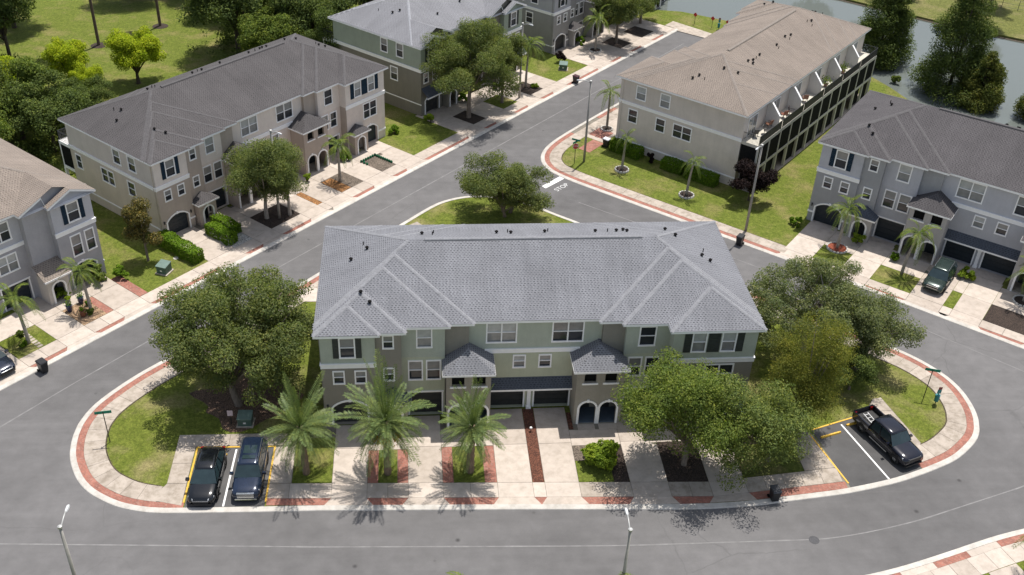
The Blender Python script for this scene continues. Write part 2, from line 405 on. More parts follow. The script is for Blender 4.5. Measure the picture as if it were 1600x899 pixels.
ISL = Line([(-16.85, 50.33), (-10.91, 50.14), (-5.69, 50.0), (6.41, 49.46), (15.26, 49.02), (19.74, 48.85), (23.42, 48.96), (25.59, 49.2), (27.98, 49.46), (30.43, 49.76), (34.32, 50.58), (36.85, 51.42), (38.33, 52.0), (39.9, 52.73), (41.41, 53.82), (42.5, 54.82), (43.2, 55.87), (43.64, 56.95), (43.95, 58.4), (43.97, 60.39), (43.54, 62.18), (42.57, 63.98), (41.4, 65.45), (40.3, 66.5), (16.32, 87.6), (14.46, 89.14), (13.28, 90.19), (11.76, 91.39), (9.56, 92.62), (6.95, 93.07), (5.0, 92.85), (2.9, 91.9), (1.31, 90.45), (-1.26, 87.53), (-8.49, 79.38), (-10.48, 77.13), (-19.17, 67.94), (-20.4, 66.7), (-21.87, 65.13), (-23.2, 63.41), (-24.1, 62.0), (-24.6, 60.8), (-24.88, 59.68), (-24.94, 58.5), (-24.84, 57.3), (-24.6, 56.1), (-24.15, 54.95), (-23.5, 53.75), (-22.6, 52.65), (-21.56, 51.85), (-20.36, 51.15), (-19.12, 50.7), (-17.91, 50.43)], True)
CK = Line([(45.5, 134.5), (42.2, 131.5), (31, 121.6), (24.26, 114.6), (19.36, 109.3), (16.4, 105.9), (14.9, 103.67), (14.19, 101.66), (14.22, 99.7), (15.0, 97.9), (17.3, 95.47), (26.04, 87.99), (33.98, 81.2), (44.02, 72.5), (51.81, 65.53), (62, 56.6), (75, 46)], False)
SK = Line([(75, 43), (60, 46.6), (46.87, 46.9), (41.51, 45.9), (38.95, 45.3), (34.96, 44.1), (31.78, 43.2), (29.11, 42.62), (26.14, 42.2), (15, 42.0), (-10, 43.2), (-25, 43.8), (-60, 42)], False)
WK = Line([W(-60, 0), W(30, 0), W(104.3, 0)], False)
ISL.kerb('kerb_island', 0, ISL.L); CK.kerb('kerb_corner', 0, CK.L); SK.kerb('kerb_south', 0, SK.L); WK.kerb('kerb_street', 0, WK.L)

# lawns (the blocks the pavements lie on)
def inset(line, o, d0=None, d1=None):
    d0 = 0 if d0 is None else d0; d1 = line.L if d1 is None else d1; k = int((d1-d0)/.8)
    return [line.at(d0+(d1-d0)*i/k, o) for i in range(k if line.closed else k+1)]
block('lawn_island', inset(ISL, .3), -.05, .06, GRASS)
block('lawn_corner', inset(CK, .3)+[(130, 40), (130, 70), (95, 89), (78, 98), (67, 106), (63.8, 112), (61.9, 120.4), (60.7, 123.9), (53.5, 135), (46.5, 144.3), (40.6, 148), (37.8, 148.5), (30, 150), (29, 146), W(104.6, 1.0), W(104.6, -2)], -.05, .06, GRASSG)
block('lawn_street', inset(WK, .3)+[W(104.3, 60), W(170, 60), W(170, 130), W(-60, 130)], -.05, .055, GRASSG)
block('lawn_south', inset(SK, .3)+[(-60, -40), (75, -40)], -.05, .06, GRASS)
# pond behind the corner block
sheet('water', [(28, 149), (37.8, 147.6), (46, 143.5), (53, 134.5), (60.2, 123.5), (61.4, 120), (63.3, 111.7), (66.5, 105.6), (77.5, 97.5), (95, 88), (131, 69), (131, 112), (88.9, 137), (82.4, 141.5), (75, 148), (67.6, 154.5), (58, 160.5), (45, 168), (20, 172)], -.02, m_water('pond water'))
block('far_bank', [(20, 172.2), (45, 168), (58, 160.3), (67.5, 154.2), (74.9, 147.6), (82.3, 141.2), (88.7, 136.6), (131, 111.5), (300, 60), (300, 330), (-80, 330), (-20, 172)], -.05, .3, m_grass('bank grass', (.1, .112, .03), (.17, .175, .05), (.24, .2, .1), .5))
sheet('bank_edge', [(19, 171.7), (45, 167.3), (58, 159.7), (67.3, 153.6), (74.6, 147.1), (82, 140.7), (88.5, 136), (131, 111), (131, 111.6), (88.8, 136.7), (82.4, 141.3), (75, 147.7), (67.6, 154.3), (58.1, 160.4), (45.1, 168.1), (20, 172.3)], .02, m_mulch('muddy bank', (.11, .085, .06)))

def fr_poly(fr, u0, u1, v0, v1): return [fr(u0, v0), fr(u1, v0), fr(u1, v1), fr(u0, v1)]
def slabs(parent, fr, u0, u1, v0, v1, mat=CONC, du=None, dv=None, z=.09, name='concrete_slab', gap=.014):
    nu = max(1, round((u1-u0)/du)) if du else 1; nv = max(1, round((v1-v0)/dv)) if dv else 1
    for i in range(nu):
        for j in range(nv):
            a, b = u0+(u1-u0)*i/nu+gap, u0+(u1-u0)*(i+1)/nu-gap; c, d = v0+(v1-v0)*j/nv+gap, v0+(v1-v0)*(j+1)/nv-gap
            block(name, fr_poly(fr, a, b, c, d), .0, z+random.uniform(-.004, .004), mat, parent)
def holder(name):
    o = sheet(name+'_bed', [(0, 0), (.01, 0), (.01, .01)], -.2, CONC); return o

def part_block(name, poly, z0, z1, mat, parent): return block(name, poly, z0, z1, mat, parent)

# --- the island's front: kerb line, pavement line and building line all run along x
def yk(x): return 49.75-.047*x if x < 19 else 48.86+max(0, (x-19))*.028+max(0, x-23)*.075
def yl(x): return 52.29-.044*x if x < 21 else 51.37+.1*(x-21)
def quad(x0, x1, fa, fb, g=.014): return [(x0+g, fa(x0)+g), (x1-g, fa(x1)+g), (x1-g, fb(x1)-g), (x0+g, fb(x0)-g)]
drv = MB().prism([(-10.3, 52.6), (30.7, 51.6), (29.9, 56), (24.8, 58.2), (-6.6, 58.6), (-9.3, 57.6), (-10.3, 56.5)], -.05, .062).build('driveway_apron', m_concrete('slab joint', (.2, .18, .15), .2)); drv['kind'] = 'structure'
wlk = MB().prism([(x, yk(x)+.44) for x in (-10.3, 0, 10, 19, 24, 28, 30.8)]+[(x, yl(x)+.05) for x in (30.8, 28, 21, 10, -10.3)], -.05, .064).build('pavement_front', MATS['slab joint']); wlk['kind'] = 'structure'
kin = lambda x: yk(x)+.46
ks = lambda x: yl(x)-1.42
up = lambda d: (lambda x: yl(x)+d)
GAR = lambda x: 59.85
DRIVES = [(-5.96, -3.51, 58.5), (-.65, 1.77, 59.3), (5.6, 8.08, 59.8), (8.95, 11.38, 59.8), (15.05, 17.75, 59.1), (20.7, 23.3, 58.2)]
for x0, x1, yb in DRIVES:
    g = .014
    taper = .42
    part_block('concrete_slab', [(x0-taper, kin(x0)), (x1+taper, kin(x1)), (x1-g, ks(x1)), (x0+g, ks(x0))], 0, .088, CONC, wlk)
    part_block('concrete_slab', quad(x0, x1, ks, yl), 0, .091, CONC, wlk)
    m = lambda x: 55.95-.01*x
    part_block('concrete_slab', quad(x0, x1, yl, m), 0, .09, CONC, drv)
    part_block('concrete_slab', quad(x0, x1, m, lambda x: yb), 0, .092, CONC, drv)
PANELS = [(-8.76, -5.96), (-3.51, -.65), (1.77, 5.6), (8.08, 8.95), (11.38, 15.05), (17.75, 20.7), (23.3, 28.0)]
for i, (x0, x1) in enumerate(PANELS):
    t = .42 if i != 6 else 0
    a, b = (x0+t if i else -10.3), (x1-t if i != 6 else 30.6)
    if i == 3: a, b = x0+.36, x1-.36
    part_block('brick_strip', [(a, kin(a)), (b, kin(b)), (x1 if i != 6 else 30.6, ks(x1 if i != 6 else 30.6)-.012), (x0 if i else -10.3, ks(x0 if i else -10.3)-.012)], 0, .083, BRICK, wlk)
    n = 1 if i == 3 else (3 if i == 6 else 2)
    xs0, xs1 = (x0 if i else -10.3), (x1 if i != 6 else 30.45)
    if i == 0: n = 3
    if i == 6: n = 5
    for k in range(n):
        part_block('concrete_slab', quad(xs0+(xs1-xs0)*k/n, xs0+(xs1-xs0)*(k+1)/n, ks, yl, .012), 0, .09+random.uniform(-.003, .003), CONC if i < 4 else WALK, wlk)
def yard(name, x0, x1, y1, mat, z=.085, y0=None):
    o = part_block(name, [(x0, yl(x0)+.02 if y0 is None else y0), (x1, yl(x1)+.02 if y0 is None else y0), (x1, y1), (x0, y1)], 0, z, mat, drv)
yard('grass_panel', -8.74, -5.98, 57.2, GRASSG, .1)
yard('brick_panel', -3.49, -2.77, 55.7, BRICK); yard('grass_panel', -2.75, -1.42, 55.7, GRASSG, .1); yard('brick_panel', -1.4, -.67, 55.7, BRICK)
yard('brick_panel', 1.79, 2.53, 55.8, BRICK); yard('grass_panel', 2.55, 4.73, 55.8, GRASSG, .1); yard('brick_panel', 4.75, 5.58, 55.8, BRICK)
yard('mulch_panel', 8.1, 8.93, 59.75, MULCH, .1); yard('mulch_panel', 11.4, 11.75, 59.2, MULCH, .09, 57.3)
yard('grass_panel', 11.4, 13.9, 53.9, GRASSG, .1); yard('soil_panel', 11.4, 13.9, 55.5, SOIL, .095, 53.92); yard('mulch_panel', 13.92, 15.03, 55.5, MULCHD, .095)
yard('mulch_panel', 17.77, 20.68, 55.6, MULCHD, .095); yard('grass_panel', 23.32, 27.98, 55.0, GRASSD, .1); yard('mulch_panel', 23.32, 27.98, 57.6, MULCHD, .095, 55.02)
for x0, x1, y0, y1 in ((-3.49, -.67, 55.74, 57.6), (1.79, 5.58, 55.84, 57.7), (11.4, 15.03, 55.53, 57.2), (12.1, 13.4, 57.22, 57.85), (13.7, 15.2, 57.22, 57.85), (17.77, 20.68, 55.63, 58.0), (-10.28, -8.78, 52.75, 56.4)):
    part_block('concrete_slab', [(x0, y0), (x1, y0), (x1, y1), (x0, y1)], 0, .089, CONC, drv)
part_block('concrete_slab', [(28.02, 52.12), (30.38, 52.34), (29.72, 55.9), (28.02, 55.4)], 0, .09, WALK, drv)

# --- kerbside brick strip and curved pavement round both ends of the island
def curved_walk(line, d0, d1, parent, o0=.98, o1=2.42, mat=WALK, piece=1.5):
    n = max(1, round((d1-d0)/piece))
    for i in range(n):
        a, b = d0+(d1-d0)*i/n+.012, d0+(d1-d0)*(i+1)/n-.012
        part_block('concrete_slab', line.strip(a, b, o0, o1), 0, .088+random.uniform(-.004, .005), mat, parent)
def curved_brick(line, d0, d1, parent, o0=.45, o1=.965):
    part_block('brick_strip', line.strip(d0, d1, o0, o1), 0, .082, BRICK, parent)
def base_strip(name, line, d0, d1, o0, o1):
    o = block(name, line.strip(d0, d1, o0, o1), -.05, .062, MATS['slab joint']); return o
dA = ISL.near((-19.17, 67.94)); dB = ISL.near((-15.9, 50.3)); dN = ISL.near((-9.0, 78.8))
dB = dB if dB > dA else dB+ISL.L
pw = base_strip('pavement_west', ISL, dN, dB, .45, 2.42)
curved_brick(ISL, dN, dB, pw); curved_walk(ISL, dN, dB-2.0, pw)
block('lawn_edge_strip', ISL.strip(dN, dB-2.2, 2.43, 2.52), 0, .064, m_mulch('lawn edge brown', (.1, .075, .045)), pw)  # thin dark brown strip between pavement and lawn
dC = ISL.near((36.9, 51.45)); dD = ISL.near((25, 79.9))
pe = base_strip('pavement_east', ISL, dC+.2, dD, .45, 2.42)
curved_brick(ISL, dC+.2, dD, pe); curved_walk(ISL, dC+.6, dD, pe)
block('lawn_edge_strip', ISL.strip(dC+2, dD, 2.43, 2.52), 0, .064, m_mulch('lawn edge brown', (.1, .075, .045)), pe)
# west stalls
def lane(name, a, b, w, mat, z, parent=None, h=.004):
    a, b = Vector(a), Vector(b); d = (b-a).normalized(); n = Vector((-d.y, d.x))*w/2
    return block(name, [tuple(a-n), tuple(b-n), tuple(b+n), tuple(a+n)], z-h, z, mat, parent)
for nm, poly, lines_y, line_w in (('parking_bay_west', [(-15.75, 50.78), (-15.7, 56.55), (-10.32, 56.42), (-10.4, 50.62)], [((-15.86, 51.2), (-15.76, 56.6)), ((-15.8, 56.6), (-10.25, 56.47)), ((-10.25, 56.5), (-10.36, 51.0))], ((-13.17, 50.75), (-12.98, 56.3))),
                       ('parking_bay_east', [(30.85, 50.2), (29.95, 56.35), (35.0, 58.3), (37.05, 52.6), (36.75, 51.8), (34.35, 50.98)], [((30.79, 50.7), (29.66, 55.9)), ((30.0, 56.4), (33.6, 57.6))], ((32.49, 56.9), (33.95, 51.0)))):
    pb = block(nm, poly, -.05, .066, ASPH2)
    for a, b in lines_y: lane('yellow_line', a, b, .12, YEL, .105 if nm.endswith('west') else .1, pb, .05)
    lane('white_line', *line_w, .13, WPAINT, .0705, pb)
wl_ = block('pavement_west_bay', [(-18.2, 51.55), (-15.95, 50.7), (-15.9, 56.65), (-10.2, 56.5), (-9.1, 56.5), (-9.2, 57.8), (-17.26, 58.0), (-17.3, 53.1)], -.05, .064, MATS['slab joint'])
for p in ([(-18.2, 51.6), (-15.97, 50.95), (-15.97, 53.0), (-17.28, 53.05)], [(-17.28, 53.08), (-15.97, 53.03), (-15.95, 55.0), (-17.27, 55.05)], [(-17.27, 55.08), (-15.95, 55.03), (-15.92, 56.7), (-17.26, 56.8)], [(-17.26, 56.83), (-15.92, 56.73), (-13.6, 56.68), (-13.6, 57.92), (-17.26, 57.98)], [(-13.57, 56.68), (-11.4, 56.62), (-11.4, 57.88), (-13.57, 57.92)], [(-11.37, 56.62), (-9.12, 56.55), (-9.2, 57.8), (-11.37, 57.88)]):
    part_block('concrete_slab', p, 0, .09, WALK, wl_)
we_ = block('pavement_east_bay', [(37.9, 54.6), (36.85, 59.9), (36.1, 59.75), (35.05, 58.4), (37.05, 52.7)], -.05, .064, MATS['slab joint'])
for p in ([(37.86, 54.6), (37.45, 56.6), (35.75, 56.4), (36.98, 52.85)], [(37.44, 56.63), (37.1, 58.3), (35.15, 58.2), (35.74, 56.43)], [(37.09, 58.33), (36.82, 59.86), (36.12, 59.7), (35.1, 58.4), (35.14, 58.23)]):
    part_block('concrete_slab', p, 0, .09, WALK, we_)
bw = block('path_back', [(-10.5, 74.7), (-9.0, 74.6), (-7.6, 74.6), (-7.6, 76.6), (-8.9, 76.75), (-10.2, 76.6)], -.05, .09, CONC)
bp = block('yard_back', [(-7.2, 73.4), (25.4, 73.4), (25.4, 76.5), (16.5, 84.5), (1.5, 86.5), (0.4, 87.9), (-1.0, 86.8), (-7.2, 79.6)], -.05, .07, m_plain('shell path', (.33, .29, .25), .95, .2, 3, .4, fine=.15))
block('tip_lawn', [(1.6, 88.2), (2.93, 91.0), (5.2, 92.3), (7, 92.5), (9.4, 92.1), (11.5, 90.9), (13.0, 89.3), (11, 87.3)], -.05, .075, GRASSG)

litter = [(-12.9+(3.6+.8*math.sin(3*a)+.5*math.sin(7*a+1))*math.cos(a), 61.6+(2.9+.6*math.sin(4*a+2))*math.sin(a)) for a in [2*math.pi*k/36 for k in range(36)]]
sheet('leaf_litter', litter, .066, m_mulch('brown leaf litter', (.17, .105, .07)))
# --- street side (west): lots in front of the far terraces
ws = MB().prism(fr_poly(W, -4, 104.2, .42, 2.36), -.05, .06).build('pavement_street', MATS['slab joint']); ws['kind'] = 'structure'
wd = MB().prism(fr_poly(W, 21.9, 49.9, 2.3, 8.6)+[], -.05, .0585).build('driveway_street', MATS['slab joint']); wd['kind'] = 'structure'
LOTS = [(.2, 3.1, 'd'), (3.1, 6.45, 'g'), (6.45, 8.98, 'd'), (8.98, 11.86, 'p'), (11.86, 14.43, 'd'), (14.43, 21.9, 'l'), (21.9, 24.9, 'd'), (24.9, 27.1, 'h'), (27.1, 29.45, 'd'), (29.45, 33.2, 'm'), (33.2, 35.5, 'd'), (35.5, 36.2, 'o'), (36.2, 38.9, 'd'), (38.9, 42.1, 'q'), (42.1, 44.9, 'd'), (44.9, 47.1, 's'), (47.1, 49.9, 'd'), (49.9, 57.5, 'l'), (57.5, 60.3, 'd'), (60.3, 62.6, 'm'), (62.6, 66.0, 'd'), (66.0, 68.8, 'g'), (68.8, 71.4, 'd'), (71.4, 74.1, 'm'), (74.1, 77.0, 'd'), (77.0, 84.2, 'l'), (84.2, 87.2, 'd'), (87.2, 89.8, 'c'), (89.8, 92.2, 'd'), (92.2, 95.0, 'm'), (95.0, 97.8, 'd'), (97.8, 101.0, 'm'), (101.0, 104.1, 'd')]
def lots(fr, rows, ps, pd, table, back, vk=.45, vb=.88, vw=2.35, vp=5.5):
    for u0, u1, t in rows:
        if t == 'd':
            block('concrete_slab', [fr(u0-.35, vk), fr(u1+.35, vk), fr(u1-.012, vb), fr(u0+.012, vb)], 0, .087, CONC, ps)
            slabs(ps, fr, u0, u1, vb, vw, CONC); slabs(pd, fr, u0, u1, vw, vp, CONC); slabs(pd, fr, u0, u1, vp, back, CONC)
            continue
        if u1-u0 > 1.2: block('brick_strip', [fr(u0+.4, vk), fr(u1-.4, vk), fr(u1, vb-.01), fr(u0, vb-.01)], 0, .083, BRICK, ps)
        slabs(ps, fr, u0, u1, vb, vw, CONC, 1.7)
        m = table.get(t)
        if m is not None: block(m[0], fr_poly(fr, u0+.02, u1-.02, vw+.02, vp if t != 'h' else 6.4), 0, .085, m[1], pd)
        if t not in ('l', 'h'): slabs(pd, fr, u0, u1, vp+.02, back-.6, CONC)
lots(W, LOTS, ws, wd, dict(g=('grass_panel', GRASS), p=('gravel_panel', m_mulch('tan gravel', (.5, .33, .2))), h=('stone_panel', m_mulch('white stones', (.6, .58, .54))), m=('mulch_panel', MULCHD), o=('mulch_panel', MULCHO), q=('soil_panel', SOIL), s=('soil_panel', SOIL), c=('concrete_slab', CONC)), 8.9)
for u0, u1, v0, v1, mt in ((38.95, 40.3, 2.4, 5.4, MULCHO), (14.45, 15.3, 2.38, 6.5, BRICK), (11.2, 11.84, 2.4, 5.4, BRICK), (47.0, 47.9, 5.0, 7.0, SOIL)):
    block('mulch_patch' if mt is not BRICK else 'brick_panel', fr_poly(W, u0, u1, v0, v1), 0, .089, mt, wd)
for k in range(8): block('stepping_stone', fr_poly(W, 4.9+k*.02, 5.35+k*.02, 2.5+k*.4, 2.78+k*.4), 0, .1, WALK, wd)
# dead end pavement
ed = block('pavement_end', [W(103.9, -6.2), W(105.9, -6.2), W(106.6, 2.4), W(104.3, 2.4), W(104.2, .1), W(103.6, .1)], -.05, .09, WALK)

# --- corner and east side lots
d0 = CK.near((36, 126)); d1 = CK.near((17.3, 95.47)); dE = CK.near(K(22.9, 0))
pc = base_strip('pavement_corner', CK, d0, dE, .45, 2.3)
curved_brick(CK, CK.near((18.0, 107.9)), dE-.3, pc); curved_walk(CK, d0, dE, pc, .98, 2.3, WALK); block('lawn_edge_strip', CK.strip(CK.near((15.2, 104.2)), dE-.2, 2.31, 2.4), 0, .064, m_mulch('lawn edge brown', (.1, .075, .045)), pc)
for a, b in (((24.3, 114.6), (21.5, 111.6)), ((30, 120.6), (27.5, 118.1))): curved_brick(CK, CK.near(a), CK.near(b), pc)
cy = block('yard_corner', [W(66.5, -8.4), W(92, -8.4), W(92, -11.6), W(66.5, -11.6)], -.05, .075, CONC)
for a in (67.2, 74.5, 82): block('brick_panel', fr_poly(W, a, a+2.2, -11.2, -8.9), 0, .083, BRICK, cy)
block('brick_panel', fr_poly(W, 63.4, 66.4, -11.8, -10.3), 0, .083, BRICK, cy)
es = MB().prism(fr_poly(K, 22.8, 60, .42, 2.12), -.05, .06).build('pavement_east_side', MATS['slab joint']); es['kind'] = 'structure'
edr = MB().prism(fr_poly(K, 22.8, 56, 2.1, 8.0), -.05, .0585).build('driveway_east_side', MATS['slab joint']); edr['kind'] = 'structure'
lots(K, [(22.8, 25.6, 'd'), (25.6, 28.5, 'g'), (28.5, 31.3, 'd'), (31.3, 35.1, 'g'), (35.1, 38.1, 'd'), (38.1, 39.0, 'g'), (39.0, 41.6, 'd'), (41.6, 45.6, 'm'), (45.6, 48.3, 'd'), (48.3, 52, 'g'), (52, 55, 'd')], es, edr, dict(g=('grass_panel', GRASSG), m=('mulch_panel', MULCHD)), 9.2, .45, .86, 2.1, 5.2)
for u0, u1 in ((22.85, 25.5), (28.6, 31.2), (35.2, 41.5), (45.7, 48.2)): slabs(edr, K, u0, u1, 9.2, 11.2, CONC)
# --- south side
ss = base_strip('pavement_south', SK, SK.near((55, 46.5)), SK.near((-20, 43.6)), .45, 2.4)
da, db = SK.near((55, 46.5)), SK.near((-20, 43.6)); curved_walk(SK, da, db, ss, .98, 2.4, CONC)
d = da
while d < db-4:
    block('concrete_slab', SK.strip(d, d+2.6, .46, .97), 0, .086, CONC, ss); curved_brick(SK, d+2.62, min(d+5.4, db), ss); d += 5.42
d = da
for k in range(14): block('concrete_slab', SK.strip(d+.1, d+2.5, 2.44, 8), 0, .087, CONC, ss); d += 5.42

# --- road paint, joints and covers
SEAM = m_plain('pale joint sealer', (.19, .186, .184), .9, .25, 1.2)
def ribbon(name, pts, w, z, mat):
    L = Line(pts, False, 1.0); k = int(L.L/1.0); mb = MB(); vs = []; fs = []
    for i in range(k+1):
        ww = w*(.7+.6*random.random()); vs += [(*L.at(L.L*i/k, -ww/2), z), (*L.at(L.L*i/k, ww/2), z)]
    for i in range(k): fs.append((2*i, 2*i+2, 2*i+3, 2*i+1))
    o = mb.add(vs, fs).build(name, mat); o['kind'] = 'structure'; return o
ribbon('road_joint', [(-40, 49.0), (-26.95, 48.25), (-6.43, 46.88), (6.13, 46.25), (14.66, 45.9), (26.94, 45.74), (34.75, 47.11), (43.66, 49.85), (50, 53.5)], .1, .004, SEAM)
ribbon('road_joint', [(-34, 55.2), W(4, -3.4), W(25, -3.1), W(60, -3.1), W(100, -3.1)], .11, .004, SEAM)
ribbon('road_joint', [(17, 91.5), (26, 84.3), (34, 77.5), (44, 69.0), (52, 61)], .08, .004, SEAM)
block('stop_bar', [(13.6, 94.95), (13.95, 94.5), (16.15, 96.55), (15.75, 97.05)], -.002, .005, WPAINT)
def text_mesh(name, txt, size, mat, parent=None, depth=0.0):
    cu = bpy.data.curves.new(name, 'FONT'); cu.body = txt; cu.size = size; cu.align_x = 'CENTER'; cu.align_y = 'CENTER'; cu.extrude = depth
    o = bpy.data.objects.new(name, cu); col.objects.link(o)
    me = bpy.data.meshes.new_from_object(o.evaluated_get(bpy.context.evaluated_depsgraph_get()))
    bpy.data.objects.remove(o); bpy.data.curves.remove(cu); return link(name, me, mat, parent)
t = text_mesh('road_lettering', 'STOP', .84, m_plain('worn white paint', (.55, .55, .545), .7, .25, 6), None, .002); t.location = (15.66, 94.66, .006); t.rotation_euler = (0, 0, rad(43.5)); t['kind'] = 'structure'
mh = MB().lathe([(.36, 0), (.36, .008), (.3, .01)], 20, (26.57, 45.7, 0)).build('manhole_cover', m_plain('cast iron', (.05, .05, .055), .6, .3, 8, .6)); tag(mh, 'round dark manhole cover set in the front road', 'manhole cover')

# ------------------------------------------------------------------ roofs
def clip(poly, a, b, c):
    """keep a*x+b*y+c >= 0"""
    out = []; n = len(poly)
    for i in range(n):
        p, q = poly[i], poly[(i+1) % n]; dp = a*p[0]+b*p[1]+c; dq = a*q[0]+b*q[1]+c
        if dp >= -1e-9: out.append(p)
        if (dp > 1e-9 and dq < -1e-9) or (dp < -1e-9 and dq > 1e-9):
            t = dp/(dp-dq); out.append((p[0]+(q[0]-p[0])*t, p[1]+(q[1]-p[1])*t))
    return out
def parea(p): return abs(sum(p[i][0]*p[(i+1) % len(p)][1]-p[(i+1) % len(p)][0]*p[i][1] for i in range(len(p))))/2
class Roof:
    """hipped or gabled wings; the roof is the upper envelope of all of them"""
    def __init__(s, wings, z, m):
        s.z, s.m, s.w = z, m, wings           # wing: x0,x1,y0,y1,gable_front
    def planes(s, w):
        x0, x1, y0, y1, g = w; m = s.m
        ps = [(m, 0, -m*x0, 'l'), (-m, 0, m*x1, 'r'), (0, -m, m*y1, 'b')]
        if not g: ps.append((0, m, -m*y0, 'f'))
        return ps
    def h(s, x, y):
        best = -9
        for w in s.w:
            if w[0]-1e-6 <= x <= w[1]+1e-6 and w[2]-1e-6 <= y <= w[3]+1e-6:
                best = max(best, min(a*x+b*y+c for a, b, c, _ in s.planes(w)))
        return s.z+best
    def faces(s):
        out = []
        for k, w in enumerate(s.w):
            rect = [(w[0], w[2]), (w[1], w[2]), (w[1], w[3]), (w[0], w[3])]; ps = s.planes(w)
            for p in ps:
                poly = rect
                for q in ps:
                    if q is not p: poly = clip(poly, q[0]-p[0], q[1]-p[1], q[2]-p[2])
                    if len(poly) < 3: break
                if len(poly) < 3 or parea(poly) < 1e-4: continue
                pieces = [poly]
                for j, o in enumerate(s.w):
                    if j == k: continue
                    hp = [(1, 0, -o[0]), (-1, 0, o[1]), (0, 1, -o[2]), (0, -1, o[3])]; dead = False
                    for q in s.planes(o):
                        d = (q[0]-p[0], q[1]-p[1], q[2]-p[2])
                        if max(abs(v) for v in d) < 1e-7:
                            if j > k: dead = True
                        else: hp.append(d)
                    if dead: continue
                    new = []
                    for pc in pieces:
                        rest = pc
                        for a, b, c in hp:
                            outp = clip(rest, -a, -b, -c)
                            if len(outp) >= 3 and parea(outp) > 1e-4: new.append(outp)
                            rest = clip(rest, a, b, c)
                            if len(rest) < 3 or parea(rest) < 1e-4: break
                    pieces = new
                for pc in pieces: out.append((pc, p))
        return out
    def trace(s, x, y, dx, dy, w):
        """follow a hip from an eave corner while it stays on the envelope of wing w"""
        t = 0
        while t < 12:
            X, Y = x+dx*(t+.1), y+dy*(t+.1)
            pl = s.planes(w); v = s.z+min(a*X+b*Y+c for a, b, c, _ in pl)
            if s.h(X, Y) > v+.02: break
            q = sorted(a*X+b*Y+c for a, b, c, _ in pl)
            if q[1]-q[0] > .02: break
            t += .1
        return t
    def build(s, parent, mat, outline, name='roof', caps=True, vents=(), ridge=None, fascia=.2, capmat=None):
        me_v = []; me_f = []; uvs = []
        sl = math.sqrt(1+s.m**2)
        for pc, p in s.faces():
            if sum(pc[i][0]*pc[(i+1) % len(pc)][1]-pc[(i+1) % len(pc)][0]*pc[i][1] for i in range(len(pc))) < 0: pc = pc[::-1]
            n = len(me_v)
            for x, y in pc:
                me_v.append((x, y, s.z+p[0]*x+p[1]*y+p[2]))
                uvs.append({'l': (y, x*sl), 'r': (-y, -x*sl), 'f': (x, y*sl), 'b': (-x, -y*sl)}[p[3]])
            me_f.append(tuple(range(n, n+len(pc))))
        me = bpy.data.meshes.new(name); me.from_pydata(me_v, [], me_f); uvl = me.uv_layers.new(name='shingle')
        for lp in me.loops: uvl.data[lp.index].uv = uvs[lp.vertex_index]
        me.update(); r = link(name, me, mat, parent)
        # fascia and soffit
        mb = MB(); n = len(outline); area = sum(outline[i][0]*outline[(i+1) % n][1]-outline[(i+1) % n][0]*outline[i][1] for i in range(n))
        zz = lambda x, y: max(s.z, s.h(x, y))
        for i in range(n):
            (x0, y0), (x1, y1) = outline[i], outline[(i+1) % n]
            pts = [(x0, y0), (x1, y1)]
            if abs(y0-y1) < 1e-6 and any(w[4] and abs(w[2]-y0) < 1e-6 and min(x0, x1) >= w[0]-.01 and max(x0, x1) <= w[1]+.01 for w in s.w):
                pts = [(x0+(x1-x0)*t/8, y0) for t in range(9)]
            d = Vector((x1-x0, y1-y0)).normalized(); nx, ny = (d.y*.012, -d.x*.012) if area > 0 else (-d.y*.012, d.x*.012)
            for (a0, b0), (a1, b1) in zip(pts, pts[1:]):
                mb.add([(a0+nx, b0+ny, zz(a0, b0)-fascia), (a1+nx, b1+ny, zz(a1, b1)-fascia), (a1+nx, b1+ny, zz(a1, b1)-.015), (a0+nx, b0+ny, zz(a0, b0)-.015)], [(0, 1, 2, 3)])
        tri = tessellate_polygon([[Vector((x, y, 0)) for x, y in outline]])
        mb.add([(x, y, s.z-fascia) for x, y in outline], [t for t in tri])
        mb.build('fascia', WHITE, r)
        if caps:
            def cap(x, y, dx, dy, t, w=.15):
                cb = MB()
                L = math.hypot(dx, dy); px, py = -dy/L*w, dx/L*w; k = max(1, int(t*L/.3)); vs = []; fs = []
                for i in range(k+1):
                    X, Y = x+dx*t*i/k, y+dy*t*i/k; Z = s.h(X, Y)+.02+.008*(i % 2)
                    vs += [(X+px, Y+py, Z-.6*s.m*w-.012), (X, Y, Z), (X-px, Y-py, Z-.6*s.m*w-.012)]
                for i in range(k): fs += [(3*i, 3*i+1, 3*i+4, 3*i+3)[::-1], (3*i+1, 3*i+2, 3*i+5, 3*i+4)[::-1]]
                cb.add(vs, fs).build('hip_cap', capmat, r)
            for w in s.w:
                cs = [(w[0], w[3], 1, -1), (w[1], w[3], -1, -1)]
                if not w[4]: cs += [(w[0], w[2], 1, 1), (w[1], w[2], -1, 1)]
                for x, y, dx, dy in cs:
                    if s.h(x+dx*.05, y+dy*.05) > s.z+.05*s.m+.01: continue
                    t = s.trace(x, y, dx, dy, w)
                    if t > .3: cap(x, y, dx, dy, t)
        if ridge:
            x0, x1, y = ridge; zr = s.h((x0+x1)/2, y)
            MB().add([(x0, y-.18, zr-.04), (x1, y-.18, zr-.04), (x1, y-.14, zr+.05), (x0, y-.14, zr+.05), (x0, y+.14, zr+.05), (x1, y+.14, zr+.05), (x1, y+.18, zr-.04), (x0, y+.18, zr-.04), (x0, y, zr+.1), (x1, y, zr+.1)],
                     [(0, 1, 2, 3), (3, 2, 9, 8), (8, 9, 5, 4), (4, 5, 6, 7), (0, 3, 8, 4, 7), (1, 6, 5, 9, 2)]).build('ridge_vent', capmat, r)
